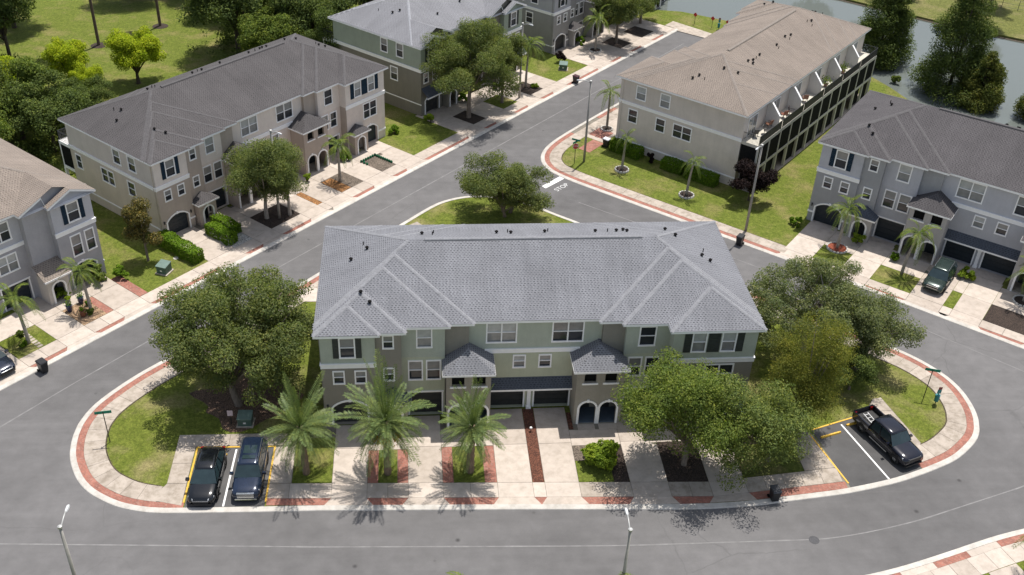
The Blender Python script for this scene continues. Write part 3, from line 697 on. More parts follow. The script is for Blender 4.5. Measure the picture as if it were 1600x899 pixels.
        for x, y, kind in vents:
            z = s.h(x, y)
            if kind == 'p': MB().lathe([(.04, -.1), (.04, .28), (.0, .29)], 8, (x, y, z)).build('vent_pipe', VENT, r)
            else: MB().lathe([(.07, -.1), (.07, .12), (.14, .13), (.15, .18), (.09, .24), (.0, .25)], 10, (x, y, z)).build('roof_vent', VENT, r)
        return r

# ------------------------------------------------------------------ facade kit (walls in the building's own frame)
class Face:
    """a vertical wall plane: point o, direction d along it (2d unit), outward normal to the right of d"""
    def __init__(s, o, d): s.o = Vector(o); s.d = Vector(d).normalized(); s.n = Vector((s.d.y, -s.d.x))
    def at(s, u, z, out=0.0):
        p = s.o+s.d*u+s.n*out; return (p.x, p.y, z)
    def bar(s, mb, u0, u1, z0, z1, o0, o1):
        c = [s.at(u, z, o) for z in (z0, z1) for o, u in ((o1, u0), (o1, u1), (o0, u1), (o0, u0))]
        return mb.add(c, [(0, 3, 2, 1), (4, 5, 6, 7), (0, 1, 5, 4), (1, 2, 6, 5), (2, 3, 7, 6), (3, 0, 4, 7)])
def rect_hole(u0, u1, z0, z1): return [(u0, z0), (u1, z0), (u1, z1), (u0, z1)]
def arch_hole(u0, u1, z0, zs, rise, n=10):
    c = (u0+u1)/2; a = (u1-u0)/2; r = (a*a+rise*rise)/(2*rise); zc = zs+rise-r; t0 = math.asin(min(1, a/r))
    if rise > a: t0 = math.pi-t0
    return [(u0, z0), (u1, z0)]+[(c+r*math.sin(t0-2*t0*i/n), zc+r*math.cos(t0-2*t0*i/n)) for i in range(n+1)]
def wall(fc, outer, holes, mat, parent, reveal=.14, name='wall'):
    loops = [outer]+holes; flat = [p for l in loops for p in l]
    tri = tessellate_polygon([[Vector((u, z, 0)) for u, z in l] for l in loops])
    mb = MB(); fs = []
    for t in tri:
        a, b, c = [flat[i] for i in t]
        fs.append(t if (b[0]-a[0])*(c[1]-a[1])-(b[1]-a[1])*(c[0]-a[0]) > 0 else (t[0], t[2], t[1]))
    mb.add([fc.at(u, z) for u, z in flat], fs)
    for h in holes:
        n = len(h)
        for i in range(n):
            (u0, z0), (u1, z1) = h[i], h[(i+1) % n]
            mb.add([fc.at(u0, z0), fc.at(u1, z1), fc.at(u1, z1, -reveal), fc.at(u0, z0, -reveal)], [(0, 1, 2, 3)])
    return mb.build(name, mat, parent)
def window(fc, u0, u1, z0, z1, parent, kind=None, cols=1, shut=None, shw=.42):
    """framed sash window; panes are sub-parts"""
    kind = kind or random.choice('bbdmmd')
    w = .085; mb = MB()
    fc.bar(mb, u0-.02, u0+w, z0, z1, -.02, .05); fc.bar(mb, u1-w, u1+.02, z0, z1, -.02, .05)
    fc.bar(mb, u0-.02, u1+.02, z1-w, z1+.03, -.021, .055); fc.bar(mb, u0-.03, u1+.03, z0-.03, z0+w, -.021, .075)
    zm = (z0+z1)/2; fc.bar(mb, u0+w, u1-w, zm-.025, zm+.025, -.08, .01)
    cw = (u1-u0)/cols
    for c in range(1, cols): fc.bar(mb, u0+c*cw-.05, u0+c*cw+.05, z0+w, z1-w, -.079, .045)
    fr = mb.build('window', WHITE, parent)
    lo = {'b': GLASS_M, 'd': GLASS_D, 'm': GLASS_D}[kind]; hi = {'b': GLASS_B, 'd': GLASS_D, 'm': GLASS_M}[kind]
    for c in range(cols):
        a, b = u0+c*cw+.03, u0+(c+1)*cw-.03
        m1 = MB(); fc.bar(m1, a, b, z0+.03, zm, -.1, -.07); m1.build('pane', lo, fr)
        m2 = MB(); fc.bar(m2, a, b, zm+.001, z1-.03, -.085, -.055); m2.build('pane', hi, fr)
    if shut:
        for a, b in ((u0-shw-.03, u0-.03), (u1+.03, u1+.03+shw)):
            if shut[1] == 'l' and a > u0 or shut[1] == 'r' and a < u0: continue
            shutter(fc, a, b, z0, z1, shut[0], parent)
    return fr
def shutter(fc, a, b, z0, z1, mat, parent):
    m = MB(); fc.bar(m, a, a+.06, z0, z1, -.01, .05); fc.bar(m, b-.06, b, z0, z1, -.01, .05)
    for z in (z0, (z0+z1)/2-.04, z1-.08): fc.bar(m, a+.06, b-.06, z, z+.08, -.011, .05)
    k = 10
    for i in range(k):
        z = z0+.08+(z1-z0-.16)*(i+.15)/k; fc.bar(m, a+.06, b-.06, z, z+(z1-z0-.16)/k*.85, -.012, .043)
    m.build('shutter', mat, parent)
def garage(fc, u0, u1, z1, mat, parent, arch=0.0, z0=.1):
    """sectional door set back in its opening, with a white surround"""
    d = MB(); top = z1+arch
    fc.bar(d, u0-.02, u1+.02, z0, top, -.34, -.28); g = d.build('garage_door', mat, parent)
    k = 4
    for i in range(k):
        m = MB(); a, b = z0+(z1-z0)*i/k+.012, z0+(z1-z0)*(i+1)/k-.012
        fc.bar(m, u0+.02, u1-.02, a, b, -.285, -.255); w = (u1-u0-.2)/4
        for j in range(4): fc.bar(m, u0+.1+j*w+.05, u0+.1+(j+1)*w-.05, a+.1, b-.1, -.26, -.245)
        m.build('panel', mat, g)
    t = MB()
    if arch:
        rim = arch_hole(u0, u1, z0, z1, arch); rim2 = arch_hole(u0-.16, u1+.16, z0, z1, arch+.14)
        n = len(rim)
        for i in range(1, n):
            j = (i+1) % n
            q = [fc.at(*rim[i], .0), fc.at(*rim[j], .0), fc.at(*rim2[j], .0), fc.at(*rim2[i], .0), fc.at(*rim[i], .06), fc.at(*rim[j], .06), fc.at(*rim2[j], .06), fc.at(*rim2[i], .06)]
            t.add(q, [(4, 7, 6, 5), (0, 1, 5, 4), (2, 3, 7, 6)])
        fc.bar(t, (u0+u1)/2-.1, (u0+u1)/2+.1, z1+arch-.02, z1+arch+.22, 0, .09)
    else:
        fc.bar(t, u0-.12, u0, z0, z1, -.26, .04); fc.bar(t, u1, u1+.12, z0, z1, -.26, .04); fc.bar(t, u0-.16, u1+.16, z1, z1+.14, -.26, .06)
    t.build('garage_surround', WHITE, parent)
def arch_trim(fc, u0, u1, z0, zs, rise, parent, w=.16, name='arch_trim'):
    t = MB(); rim = arch_hole(u0, u1, z0, zs, rise); rim2 = arch_hole(u0-w, u1+w, z0, zs, rise+w*.9); n = len(rim)
    for i in range(1, n):
        j = (i+1) % n
        q = [fc.at(*rim[i], -.1), fc.at(*rim[j], -.1), fc.at(*rim2[j], .0), fc.at(*rim2[i], .0), fc.at(*rim[i], .06), fc.at(*rim[j], .06), fc.at(*rim2[j], .06), fc.at(*rim2[i], .06)]
        t.add(q, [(4, 7, 6, 5), (0, 1, 5, 4), (2, 3, 7, 6)])
    fc.bar(t, (u0+u1)/2-.08, (u0+u1)/2+.08, zs+rise-.02, zs+rise+w+.07, 0, .09)
    t.build(name, WHITE, parent)
def band(fc, u0, u1, z0, z1, parent, out=.06):
    m = MB(); fc.bar(m, u0, u1, z0, z1, -.02, out); fc.bar(m, u0-.002, u1+.002, z1-.1, z1+.004, -.02, out+.05); m.build('band_course', WHITE, parent)
def door(fc, u0, u1, z0, z1, out, mat, parent):
    m = MB(); fc.bar(m, u0, u1, z0, z1, out-.06, out); d = m.build('door', mat, parent)
    k = MB(); w = (u1-u0)
    for a, b in ((.15, .45), (.55, .92)): fc.bar(k, u0+.12, u1-.12, z0+(z1-z0)*a, z0+(z1-z0)*b, out, out+.02)
    k.build('door_panel', mat, d)
def lantern(fc, u, z, parent):
    m = MB(); fc.bar(m, u-.05, u+.05, z, z+.24, .03, .13); fc.bar(m, u-.07, u+.07, z+.24, z+.28, 0, .15); m.build('wall_lantern', DARKMETAL, parent)

def portico_hip(parent, fc, u0, u1, depth, ze, rise, mat, ov=.3):
    """hipped porch roof running back into the wall; fc is the porch front"""
    a, b = u0-ov, u1+ov; c = (a+b)/2; zc = ze+rise; rd = min((b-a)/2, depth+ov)*.85
    P = [fc.at(a, ze, ov), fc.at(b, ze, ov), fc.at(b, ze, -depth), fc.at(a, ze, -depth), fc.at(c, zc, ov-rd), fc.at(c, zc, -depth)]
    me = bpy.data.meshes.new('porch_roof'); me.from_pydata(P, [], [(0, 1, 4), (1, 2, 5, 4), (3, 0, 4, 5)])
    uv = me.uv_layers.new(name='shingle'); L = math.hypot(rd, rise)
    UV = {0: (0, 0), 1: (b-a, 0), 4: ((b-a)/2, L)}
    for p in me.polygons:
        for li in p.loop_indices:
            v = me.loops[li].vertex_index; q = Vector(P[v])
            if p.index == 0: uv.data[li].uv = UV[v]
            else: uv.data[li].uv = ((q-Vector(P[2])).to_2d().dot(fc.n), 0 if v in (0, 1, 2, 3) else L)
    r = link('porch_roof', me, mat, parent)
    m = MB(); fc.bar(m, a-.01, b+.01, ze-.16, ze-.005, ov-.03, ov+.012); fc.bar(m, a-.012, a+.02, ze-.16, ze-.006, -depth, ov-.03); fc.bar(m, b-.02, b+.012, ze-.16, ze-.006, -depth, ov-.03); fc.bar(m, a+.02, b-.02, ze-.155, ze-.14, -depth, ov-.03)
    m.build('fascia', WHITE, r)
    return r

def porch_box(parent, fc, u0, u1, depth, z1, mat, fronts, floor=True):
    """porch walls with arched or square openings in the front; fronts = list of holes"""
    wall(fc, rect_hole(u0, u1, .0, z1), fronts, mat, parent, .22)
    for u, s in ((u0, -1), (u1, 1)):
        p = fc.at(u, 0); q = fc.at(u, 0, -depth)
        f2 = Face(p[:2], (q[0]-p[0], q[1]-p[1])) if s > 0 else Face(q[:2], (p[0]-q[0], p[1]-q[1]))
        wall(f2, rect_hole(0, depth, 0, z1), [], mat, parent)
    if floor:
        m = MB(); fc.bar(m, u0+.02, u1-.02, 0, .16, -depth, -.02); m.build('porch_floor', WALK, parent)

TW = 31.69; TD = 12.73
STEPS = [(0, 3.87, -1.37), (3.87, 5.72, -1.15), (5.72, 8.87, -.54), (8.87, 10.62, -.25), (10.62, 20.47, 0), (20.47, 22.12, -.35), (22.12, 25.44, -.75), (25.44, TW, -1.74)]
def townhouse(name, label, loc, rz, scale, pal, ends=(), back=False, seed=1):
    """six-unit stuccoed terrace, three storeys, stepped front and hipped roof"""
    random.seed(seed)
    t = empty(name, (loc[0], loc[1], 0), rz, scale); tag(t, label, 'building', 'three storey townhouse blocks')
    up, dk, lo, po, sh, gd, roof = pal['up'], pal['dark'], pal['low'], pal['porch'], pal['shut'], pal['garage'], pal['roof']
    ZT, ZB = 8.45, 5.62
    F = {i: Face((x0, y), (1, 0)) for i, (x0, x1, y) in enumerate(STEPS)}
    def U(i, x): return x-STEPS[i][0]
    # left bay
    f = F[0]; win = {}
    holes = lambda i, lst: [rect_hole(U(i, a), U(i, b), c, d) for a, b, c, d in lst]
    def storey(i, z0, z1, mat, lst, extra=()):
        x0, x1, y = STEPS[i]; wall(F[i], rect_hole(0, x1-x0, z0, z1), holes(i, lst)+list(extra), mat, t, .1 if not extra else .3)
    def wins(i, lst, kinds='', cols=1, shut=None, shw=.42):
        for k, (a, b, c, d) in enumerate(lst): window(F[i], U(i, a), U(i, b), c, d, t, kinds[k] if kinds else None, cols, shut, shw)
    w0 = [(1.34, 2.47, 6.36, 8.17)]; s0 = [(.77, 1.61, 3.98, 5.18), (2.34, 3.18, 3.98, 5.18)]
    storey(0, ZB, ZT, up, w0); storey(0, 0, ZB, dk, s0, [arch_hole(.62, 3.12, .09, 1.75, .55)])
    wins(0, w0, 'm', 1, (sh, 'b')); wins(0, s0, 'mm'); garage(F[0], .62, 3.12, 1.75, gd, t, .55)
    band(F[0], -.06, 3.93, 5.45, 5.87, t); m = MB(); f.bar(m, -.05, .46, 1.02, 1.2, -.02, .06); m.build('band_course', WHITE, t); m = MB(); f.bar(m, 3.3, 3.9, 1.02, 1.2, -.02, .06); m.build('band_course', WHITE, t); lantern(F[0], .25, 1.75, t); lantern(F[0], 3.45, 1.75, t)
    # dark step
    a = [(4.4, 5.2, 6.95, 8.15)]; b = [(4.4, 5.2, 3.98, 5.18)]
    storey(1, ZB, ZT, dk, a); storey(1, 0, ZB, dk, b); wins(1, a+b, 'mm')
    # third step
    a = [(6.81, 7.95, 6.5, 8.25)]; b = [(6.18, 7.25, 3.5, 5.32), (7.5, 8.57, 3.5, 5.32)]
    storey(2, ZB, ZT, up, a); storey(2, 0, ZB, lo, b, [rect_hole(6.24-5.72, 8.64-5.72, .09, 2.3)])
    wins(2, a, 'b'); wins(2, b, 'mm'); garage(F[2], .52, 2.92, 2.3, gd, t)
    storey(3, 0, ZT, dk, [])
    # centre
    a = [(11.9, 14.15, 6.38, 8.22), (16.75, 19.1, 6.34, 8.2)]; b = [(13.95, 14.9, 3.98, 5.18), (15.88, 16.84, 3.98, 5.18)]
    storey(4, ZB, ZT, up, a); storey(4, 0, ZB, lo, b, [rect_hole(12.38-10.62, 14.86-10.62, .09, 2.08), rect_hole(15.72-10.62, 18.36-10.62, .09, 2.08)])
    wins(4, a, 'bm', 2); wins(4, b, 'bm'); garage(F[4], 12.38-10.62, 14.86-10.62, 2.08, gd, t); garage(F[4], 15.72-10.62, 18.36-10.62, 2.08, gd, t)
    band(F[4], 1.2, 8.3, 5.42, 5.82, t)
    m = MB(); fc = F[4]; fc.bar(m, 4.48, 4.86, .1, .3, -.02, .3); fc.bar(m, 4.53, 4.81, .3, 1.9, -.02, .22); fc.bar(m, 4.48, 4.86, 1.9, 2.06, -.02, .3); m.build('pilaster', WHITE, t)
    # small shed roof over the two middle garages
    x0, x1 = 12.15, 18.55; P = [(x0, -.62, 2.32), (x1, -.62, 2.32), (x1, -.01, 3.06), (x0, -.01, 3.06)]
    me = bpy.data.meshes.new('garage_roof'); me.from_pydata(P, [], [(0, 1, 2, 3)]); uv = me.uv_layers.new(name='shingle')
    for li, q in enumerate(((0, 0), (x1-x0, 0), (x1-x0, .96), (0, .96))): uv.data[li].uv = q
    r = link('garage_roof', me, pal.get('roof2', roof), t); m = MB(); m.box(x0, x1, -.64, -.6, 2.18, 2.33); m.box(x0, x0+.04, -.6, 0, 2.18, 2.34); m.box(x1-.04, x1, -.6, 0, 2.18, 2.34); m.box(x0+.04, x1-.04, -.6, -.01, 2.19, 2.21); m.build('fascia', WHITE, r)
    # right steps
    storey(5, 0, ZT, dk, [])
    a = [(23.1, 24.35, 6.35, 8.15)]; b = [(22.5, 23.55, 3.5, 5.3), (23.8, 24.85, 3.5, 5.3)]
    storey(6, ZB, ZT, up, a); storey(6, 0, ZB, lo, b, [rect_hole(.45, 2.85, .09, 2.3)])
    wins(6, a, 'd'); wins(6, b, 'md'); garage(F[6], .45, 2.85, 2.3, gd, t)
    a = [(26.8, 27.9, 6.42, 8.22), (29.0, 30.1, 6.42, 8.22)]; b = [(28.1, 30.3, 3.35, 5.25)]
    storey(7, ZB, ZT, up, a); storey(7, 0, ZB, pal.get('bay2', dk), b, [arch_hole(28.05-25.44, 30.3-25.44, .09, 1.75, .55)])
    window(F[7], U(7, 26.8), U(7, 27.9), 6.42, 8.22, t, 'b', 1, (sh, 'l'), .55); window(F[7], U(7, 29.0), U(7, 30.1), 6.42, 8.22, t, 'b', 1, (sh, 'r'), .55)
    shutter(F[7], U(7, 28.0), U(7, 28.9), 6.42, 8.22, sh, t)
    wins(7, b, 'd', 2); garage(F[7], 28.05-25.44, 30.3-25.44, 1.75, gd, t, .55); band(F[7], -.06, TW-25.44+.06, 5.42, 5.84, t); m = MB(); F[7].bar(m, 5.05, 6.3, 1.02, 1.2, -.02, .06); m.build('band_course', WHITE, t)
    # returns between the steps
    m = {}
    for i in range(7):
        x = STEPS[i][1]; ya, yb = STEPS[i][2], STEPS[i+1][2]
        fc = Face((x, ya), (0, 1)) if ya < yb else Face((x, ya), (0, -1))
        big = i if ya < yb else i+1
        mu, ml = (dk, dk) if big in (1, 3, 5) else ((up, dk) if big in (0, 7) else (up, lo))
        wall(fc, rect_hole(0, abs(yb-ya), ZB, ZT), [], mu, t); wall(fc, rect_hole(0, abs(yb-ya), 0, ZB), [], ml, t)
    # end walls
    fl = Face((0, TD), (0, -1)); frr = Face((TW, -1.74), (0, 1)); LL = TD+1.37; LR = TD+1.74
    # end windows: distance from the front corner
    def endwall(fc, L, left, detailed):
        cv = (lambda a, b: (L-b, L-a)) if left else (lambda a, b: (a, b))
        upw = [(2.75, 3.95), (5.15, 6.35)]; low = [(3.5, 4.7)]; dbl = [(6.9, 9.0)]; bk = [(12.3, 13.3)]
        if not left: upw = [(1.95, 3.15), (4.85, 6.05)]; low = [(1.25, 2.4), (4.65, 5.8)]; dbl = [(6.75, 8.95)]; bk = []
        if not detailed: upw = low = dbl = bk = []
        hu = [rect_hole(*cv(a, b), 6.4, 8.0) for a, b in upw]; hl = [rect_hole(*cv(a, b), 3.45, 5.05) for a, b in low+dbl+bk]
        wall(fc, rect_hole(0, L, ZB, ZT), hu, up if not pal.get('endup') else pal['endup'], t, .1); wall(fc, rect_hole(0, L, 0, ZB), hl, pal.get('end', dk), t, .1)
        for a, b in upw: window(fc, *cv(a, b), 6.4, 8.0, t, 'b' if not left else 'm')
        for a, b in low+bk: window(fc, *cv(a, b), 3.45, 5.05, t, 'd')
        for a, b in dbl: window(fc, *cv(a, b), 3.45, 5.05, t, 'd', 2)
        band(fc, -.05, L+.05, 5.42, 5.8, t)
        m = MB(); fc.bar(m, -.05, L+.05, 1.02, 1.16, -.02, .05); m.build('band_course', WHITE, t)
        m = MB(); q = cv(.25, .35); fc.bar(m, q[0], q[1], .1, ZT, 0, .08); m.build('downpipe', pal.get('end', dk), t)
    endwall(fl, LL, True, 'l' in ends); endwall(frr, LR, False, 'r' in ends)
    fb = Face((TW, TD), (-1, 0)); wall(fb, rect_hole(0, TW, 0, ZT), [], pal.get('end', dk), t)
    # tall porches
    for k, (px0, px1, arched) in enumerate(((8.93, 12.18, False), (18.5, 22.07, True))):
        fp = Face((px0, -2.12), (1, 0)); w = px1-px0; c = w/2
        up_h = []
        for cc in (c-.77, c+.77):
            up_h.append(arch_hole(cc-.45, cc+.45, 4.05, 4.72, .42) if arched else rect_hole(cc-.46, cc+.46, 4.08, 5.06))
        dn = [arch_hole(cc-.62, cc+.62, .09, 1.62, .6) for cc in (c-.78, c+.78)]
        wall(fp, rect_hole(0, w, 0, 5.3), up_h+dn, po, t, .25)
        wall(Face((px1, -2.12), (0, 1)), rect_hole(0, 2.1, 0, 5.3), [], po, t); wall(Face((px0, -.02), (0, -1)), rect_hole(0, 2.1, 0, 5.3), [], po, t)
        MB().box(px0+.1, px1-.1, -2.0, -.05, 2.75, 2.95).build('porch_ceiling', po, t); MB().box(px0+.1, px1-.1, -2.05, -.05, .0, .15).build('porch_floor', pal.get('floor', WALK), t)
        m = MB(); m.box(px0+.05, px1-.05, -.32, -.06, .15, 5.25); m.build('porch_back_wall', po, t)
        for cc in (c-.78, c+.78):
            arch_trim(fp, cc-.62, cc+.62, .09, 1.62, .6, t); door(Face((px0, -.34), (1, 0)), cc-.48, cc+.48, .15, 2.2, .02, gd, t)
            m = MB(); fp.bar(m, cc-.6, cc+.6, 3.92, 4.04, -.05, .08); m.build('sill', WHITE, t)
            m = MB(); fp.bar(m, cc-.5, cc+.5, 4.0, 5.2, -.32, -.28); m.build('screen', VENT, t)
        portico_hip(t, fp, 0, w, 2.08, 5.32, 1.25, roof)
    # small entrance porches beside the end bays
    for px0, px1, wy in ((4.05, 6.1, -1.13), (25.62, 27.75, -1.74)):
        fy = wy-.95; fp = Face((px0, fy), (1, 0)); w = px1-px0
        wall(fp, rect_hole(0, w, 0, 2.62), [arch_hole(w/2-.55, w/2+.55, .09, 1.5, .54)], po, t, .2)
        wall(Face((px1, fy), (0, 1)), rect_hole(0, .94, 0, 2.62), [], po, t); wall(Face((px0, fy+.94), (0, -1)), rect_hole(0, .94, 0, 2.62), [], po, t)
        arch_trim(fp, w/2-.55, w/2+.55, .09, 1.5, .54, t); m = MB(); m.box(px0+.05, px1-.05, fy+.06, fy+.93, 0, .15); m.build('porch_floor', WALK, t)
        door(Face((px0, fy+.86), (1, 0)), w/2-.5, w/2+.5, .15, 2.2, .02, gd, t)
        portico_hip(t, fp, 0, w, .93, 2.64, .75, pal.get('roof2', roof), .28)
    # roof
    ov = .4; X0, X1, YB = -ov, TW+ov, TD+ov
    W_ = [(X0, X1, -ov, YB, False)]+[(X0, STEPS[i][1]+ov, STEPS[i][2]-ov, YB, False) for i in (0, 1, 2, 3)]+[(STEPS[i][0]-ov, X1, STEPS[i][2]-ov, YB, False) for i in (5, 6, 7)]
    out = [(X0, YB), (X0, STEPS[0][2]-ov)]
    for i in (0, 1, 2, 3): out += [(STEPS[i][1]+ov, STEPS[i][2]-ov), (STEPS[i][1]+ov, STEPS[i+1][2]-ov)]
    for i in (5, 6, 7): out += [(STEPS[i][0]-ov, STEPS[i-1][2]-ov), (STEPS[i][0]-ov, STEPS[i][2]-ov)]
    out += [(X1, STEPS[7][2]-ov), (X1, YB)]
    R_ = Roof(W_, 8.62, .415)
    vents = [(-.4+2.4, 6.4, 'm'), (3.2, 7.2, 'm'), (2.9, 8.0, 'p'), (2.9, 1.6, 'm'), (3.55, .8, 'm'), (7.4, 8.5, 'm'), (8.2, 8.3, 'p'), (8.3, 9.0, 'p'), (13.2, 8.6, 'm'), (14.1, 8.9, 'p'), (14.3, 8.4, 'm'), (17.0, 8.7, 'm'), (17.3, 9.1, 'p'), (21.0, 8.6, 'm'), (22.0, 8.7, 'p'), (22.7, 8.7, 'm'), (23.3, 9.0, 'm'), (23.5, 8.5, 'm'), (26.7, 9.0, 'm'), (27.2, 7.6, 'm'), (29.0, 5.8, 'm'), (29.6, 5.4, 'm'), (29.3, 6.6, 'p')]
    R_.build(t, roof, out, vents=vents, ridge=(7.6, 24.2, (TD+ov-ov)/2), capmat=pal.get('cap'))
    if back: back_galleries(t, pal, back)
    t['built'] = 1; del t['built']
    return t

def back_galleries(t, pal, mode):
    """rear balconies, screened porches and ground-floor patios"""
    n = 6; du = TW/n; y0, y1 = TD, TD+1.95; post = pal['post']; wmat = pal.get('end', pal['dark'])
    z2, z3 = 2.85, 5.6
    m = MB(); m.box(-.0, TW, y0+.01, y1, z2-.32, z2); m.build('porch_slab', post, t); m = MB(); m.box(0, TW, y0+.01, y1, z3-.34, z3); m.build('balcony_slab', post, t)
    m = MB(); m.box(-.02, TW+.02, y0+.01, y1+.1, -.02, .1); m.build('patio_slab', WALK, t)
    fb = Face((TW, TD+.012), (-1, 0))
    for k in range(n):
        u0 = TW-(k+1)*du; x0, x1 = u0, u0+du
        for j in range(2):
            xa, xb = x0+du*j/2+.1, x0+du*(j+1)/2-.1
            mm = MB(); mm.box(xa, xb, y1-.09, y1-.05, z2+.02, z3-.36); mm.build('porch_screen', VENT, t)
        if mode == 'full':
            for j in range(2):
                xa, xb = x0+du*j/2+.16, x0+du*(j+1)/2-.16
                if (k*2+j) % 5 != 3: mm = MB(); mm.box(xa, xb, y1-.3, y1-.26, .12, z2-.34); mm.build('patio_shade_screen', VENT, t)  # black screens that also put the patios' deep shade into colour
        for z, gl in ((z3, GLASS_M), (.1, GLASS_D)):
            q = MB(); a = k*du+1.0; fb.bar(q, a, a+2.0, z, z+2.15, 0, .05); d = q.build('sliding_door', WHITE, t)
            for s_ in (0, 1): q = MB(); fb.bar(q, a+.1+s_*.95, a+.95+s_*.95, z+.1, z+2.05, .05, .06); q.build('pane', gl, d)
        rl = MB(); rl.box(x0+.12, x1-.12, y1-.07, y1-.03, z3+1.0, z3+1.05); rl.box(x0+.12, x1-.12, y1-.07, y1-.03, z3+.08, z3+.12); rl.box(x0+.12, x0+.17, y1-.08, y1-.02, z3, z3+1.08); rl.box(x1-.17, x1-.12, y1-.08, y1-.02, z3, z3+1.08)
        nb = 44
        for i in range(nb): xx = x0+.2+(du-.4)*i/(nb-1); rl.box(xx-.017, xx+.017, y1-.07, y1-.03, z3+.1, z3+1.02)
        rl.build('railing', DARKMETAL, t)
        if mode == 'low': continue
    pm = MB()
    for k in range(2*n+1):
        x = TW*k/(2*n); x = min(max(x, .12), TW-.12)
        mm = MB(); mm.box(x-.1, x+.1, y1-.16, y1+.015, z2, z3-.34); mm.build('post', post, t)
        mm = MB(); mm.box(x-.14, x+.14, y1-.22, y1+.02, .1, z2-.32); mm.build('column', post, t)
    for s_ in (0, 1):
        x = (.06, TW-.06)[s_]; rl = MB(); rl.box(x-.02, x+.02, y0+.1, y1-.1, z3+1.0, z3+1.05)
        for i in range(14): yy = y0+.15+1.7*i/13; rl.box(x-.012, x+.012, yy-.012, yy+.012, z3, z3+1.02)
        rl.build('railing', DARKMETAL, t)
        mm = MB(); mm.box(x-.03, x+.03, y0+.1, y1-.2, z2+.05, z3-.36); mm.build('porch_screen', VENT, t)
    for k in range(1, n):
        x = k*du; pts = [(y0+.02, z3), (y1-.45, z3), (y1-.45, z3+1.25), (y0+.5, z3+2.5), (y0+.02, z3+2.6)]
        vs = [(x-.08, y, z) for y, z in pts]+[(x+.08, y, z) for y, z in pts]; N = len(pts)
        MB().add(vs, [tuple(range(N)), tuple(range(2*N-1, N-1, -1))]+[(i, i+N, (i+1) % N+N, (i+1) % N) for i in range(N)]).build('partition', m_wall('pale stucco', (.6, .58, .55)), t)
        vs = []
        for y, z in ((y1-.41, z3+1.24), (y0+.5, z3+2.5)): vs += [(x-.13, y, z), (x+.13, y, z), (x+.13, y, z+.09), (x-.13, y, z+.09)]
        MB().add(vs, [(0, 1, 2, 3), (7, 6, 5, 4), (0, 4, 5, 1), (1, 5, 6, 2), (2, 6, 7, 3), (3, 7, 4, 0)]).build('partition_cap', WHITE, t)

def P_(name, **c):
    d = {k: (m_wall(name+' '+k, v) if isinstance(v, tuple) else v) for k, v in c.items()}; return d
NAVY = m_plain('navy shutter', (.014, .032, .055), .7, .15, spec=.15); SLATE = m_plain('charcoal shutter', (.04, .047, .045), .5, .15)
GDN = m_plain('navy garage door', (.02, .028, .036), .45, .15); GDK = m_plain('charcoal garage door', (.035, .036, .036), .5, .15)
SH_F = m_shingle('light grey shingles', (.168, .172, .187), .7); SH_A = m_shingle('dark grey shingles', (.08, .075, .076), .7); SH_C = m_shingle('tan shingles', (.2, .171, .148), .6, .03); SH_B = m_shingle('mid grey shingles', (.185, .187, .2), .6); SH_D = m_shingle('charcoal shingles', (.08, .075, .078), .7)
SH_SHADE = m_shingle('shaded blue black shingles', (.075, .085, .105), .5)  # lower roofs: shadow from the building above is put into the shingle colour
def cap_mat(n, c): return m_plain(n+' ridge shingles', c, .9, .2, 6, .4, fine=.2)
CAP_F = cap_mat('pale', (.208, .211, .225)); CAP_A = cap_mat('dark', (.09, .085, .087)); CAP_C = cap_mat('tan', (.205, .176, .153)); CAP_B = cap_mat('mid', (.26, .265, .285))

F_T = townhouse('townhouse_block', 'sage green and olive townhouse block with light grey roof on the island', (-6.72, 60.02), 0, (1, 1, 1),
    dict(P_('sage', up=(0.44, 0.47, 0.395), dark=(0.275, 0.256, 0.22), low=(0.488, 0.506, 0.384), porch=(0.317, 0.293, 0.25)), shut=SLATE, garage=GDK, roof=SH_F, roof2=SH_SHADE, cap=CAP_F, floor=m_plain('blue grey porch floor', (.1, .13, .17), .8)), seed=3)
def wpos(u, v): p = W(u, v); return p
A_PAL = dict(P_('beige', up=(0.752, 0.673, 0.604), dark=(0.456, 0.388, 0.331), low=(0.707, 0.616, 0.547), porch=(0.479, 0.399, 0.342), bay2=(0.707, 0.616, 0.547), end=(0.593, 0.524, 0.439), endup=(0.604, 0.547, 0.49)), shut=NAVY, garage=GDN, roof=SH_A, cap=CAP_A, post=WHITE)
A_PAL['dark'] = A_PAL['dark']
A_T = townhouse('townhouse_block', 'beige and taupe townhouse block with dark grey roof beside the woods', W(21.6, 8.28+1.37*.955), W_ANG, (.94, .955, .965), A_PAL, ends=('l',), back='low', seed=5)
D_PAL = dict(P_('blue grey', up=(0.484, 0.484, 0.515), dark=(0.35, 0.35, 0.36), low=(0.453, 0.453, 0.474), porch=(0.433, 0.412, 0.402)), shut=NAVY, garage=GDN, roof=SH_D, cap=CAP_A, roof2=SH_SHADE)
_yd = rad(-39.2); _sd = (1.07, 1.04, 1.03); _o = (39.83, 87.48); _dy = 1.37*_sd[1]
D_T = townhouse('townhouse_block', 'blue grey townhouse block with charcoal roof behind the parked green SUV', (_o[0]-math.sin(_yd)*_dy, _o[1]+math.cos(_yd)*_dy), _yd, _sd, D_PAL, seed=8)
C_PAL = dict(P_('greige', up=(0.593, 0.541, 0.496), dark=(0.479, 0.433, 0.388), low=(0.593, 0.541, 0.496), porch=(0.524, 0.479, 0.433), end=(0.65, 0.587, 0.524), endup=(0.616, 0.553, 0.496)), shut=NAVY, garage=GDN, roof=SH_C, cap=CAP_C, post=m_wall('cream post', (.55, .52, .45)))
_yc = rad(47.8+180); _sc = (1.042, 1.03, .985); _lx, _ly = (TW+.4)*_sc[0], (TD+.4)*_sc[1]
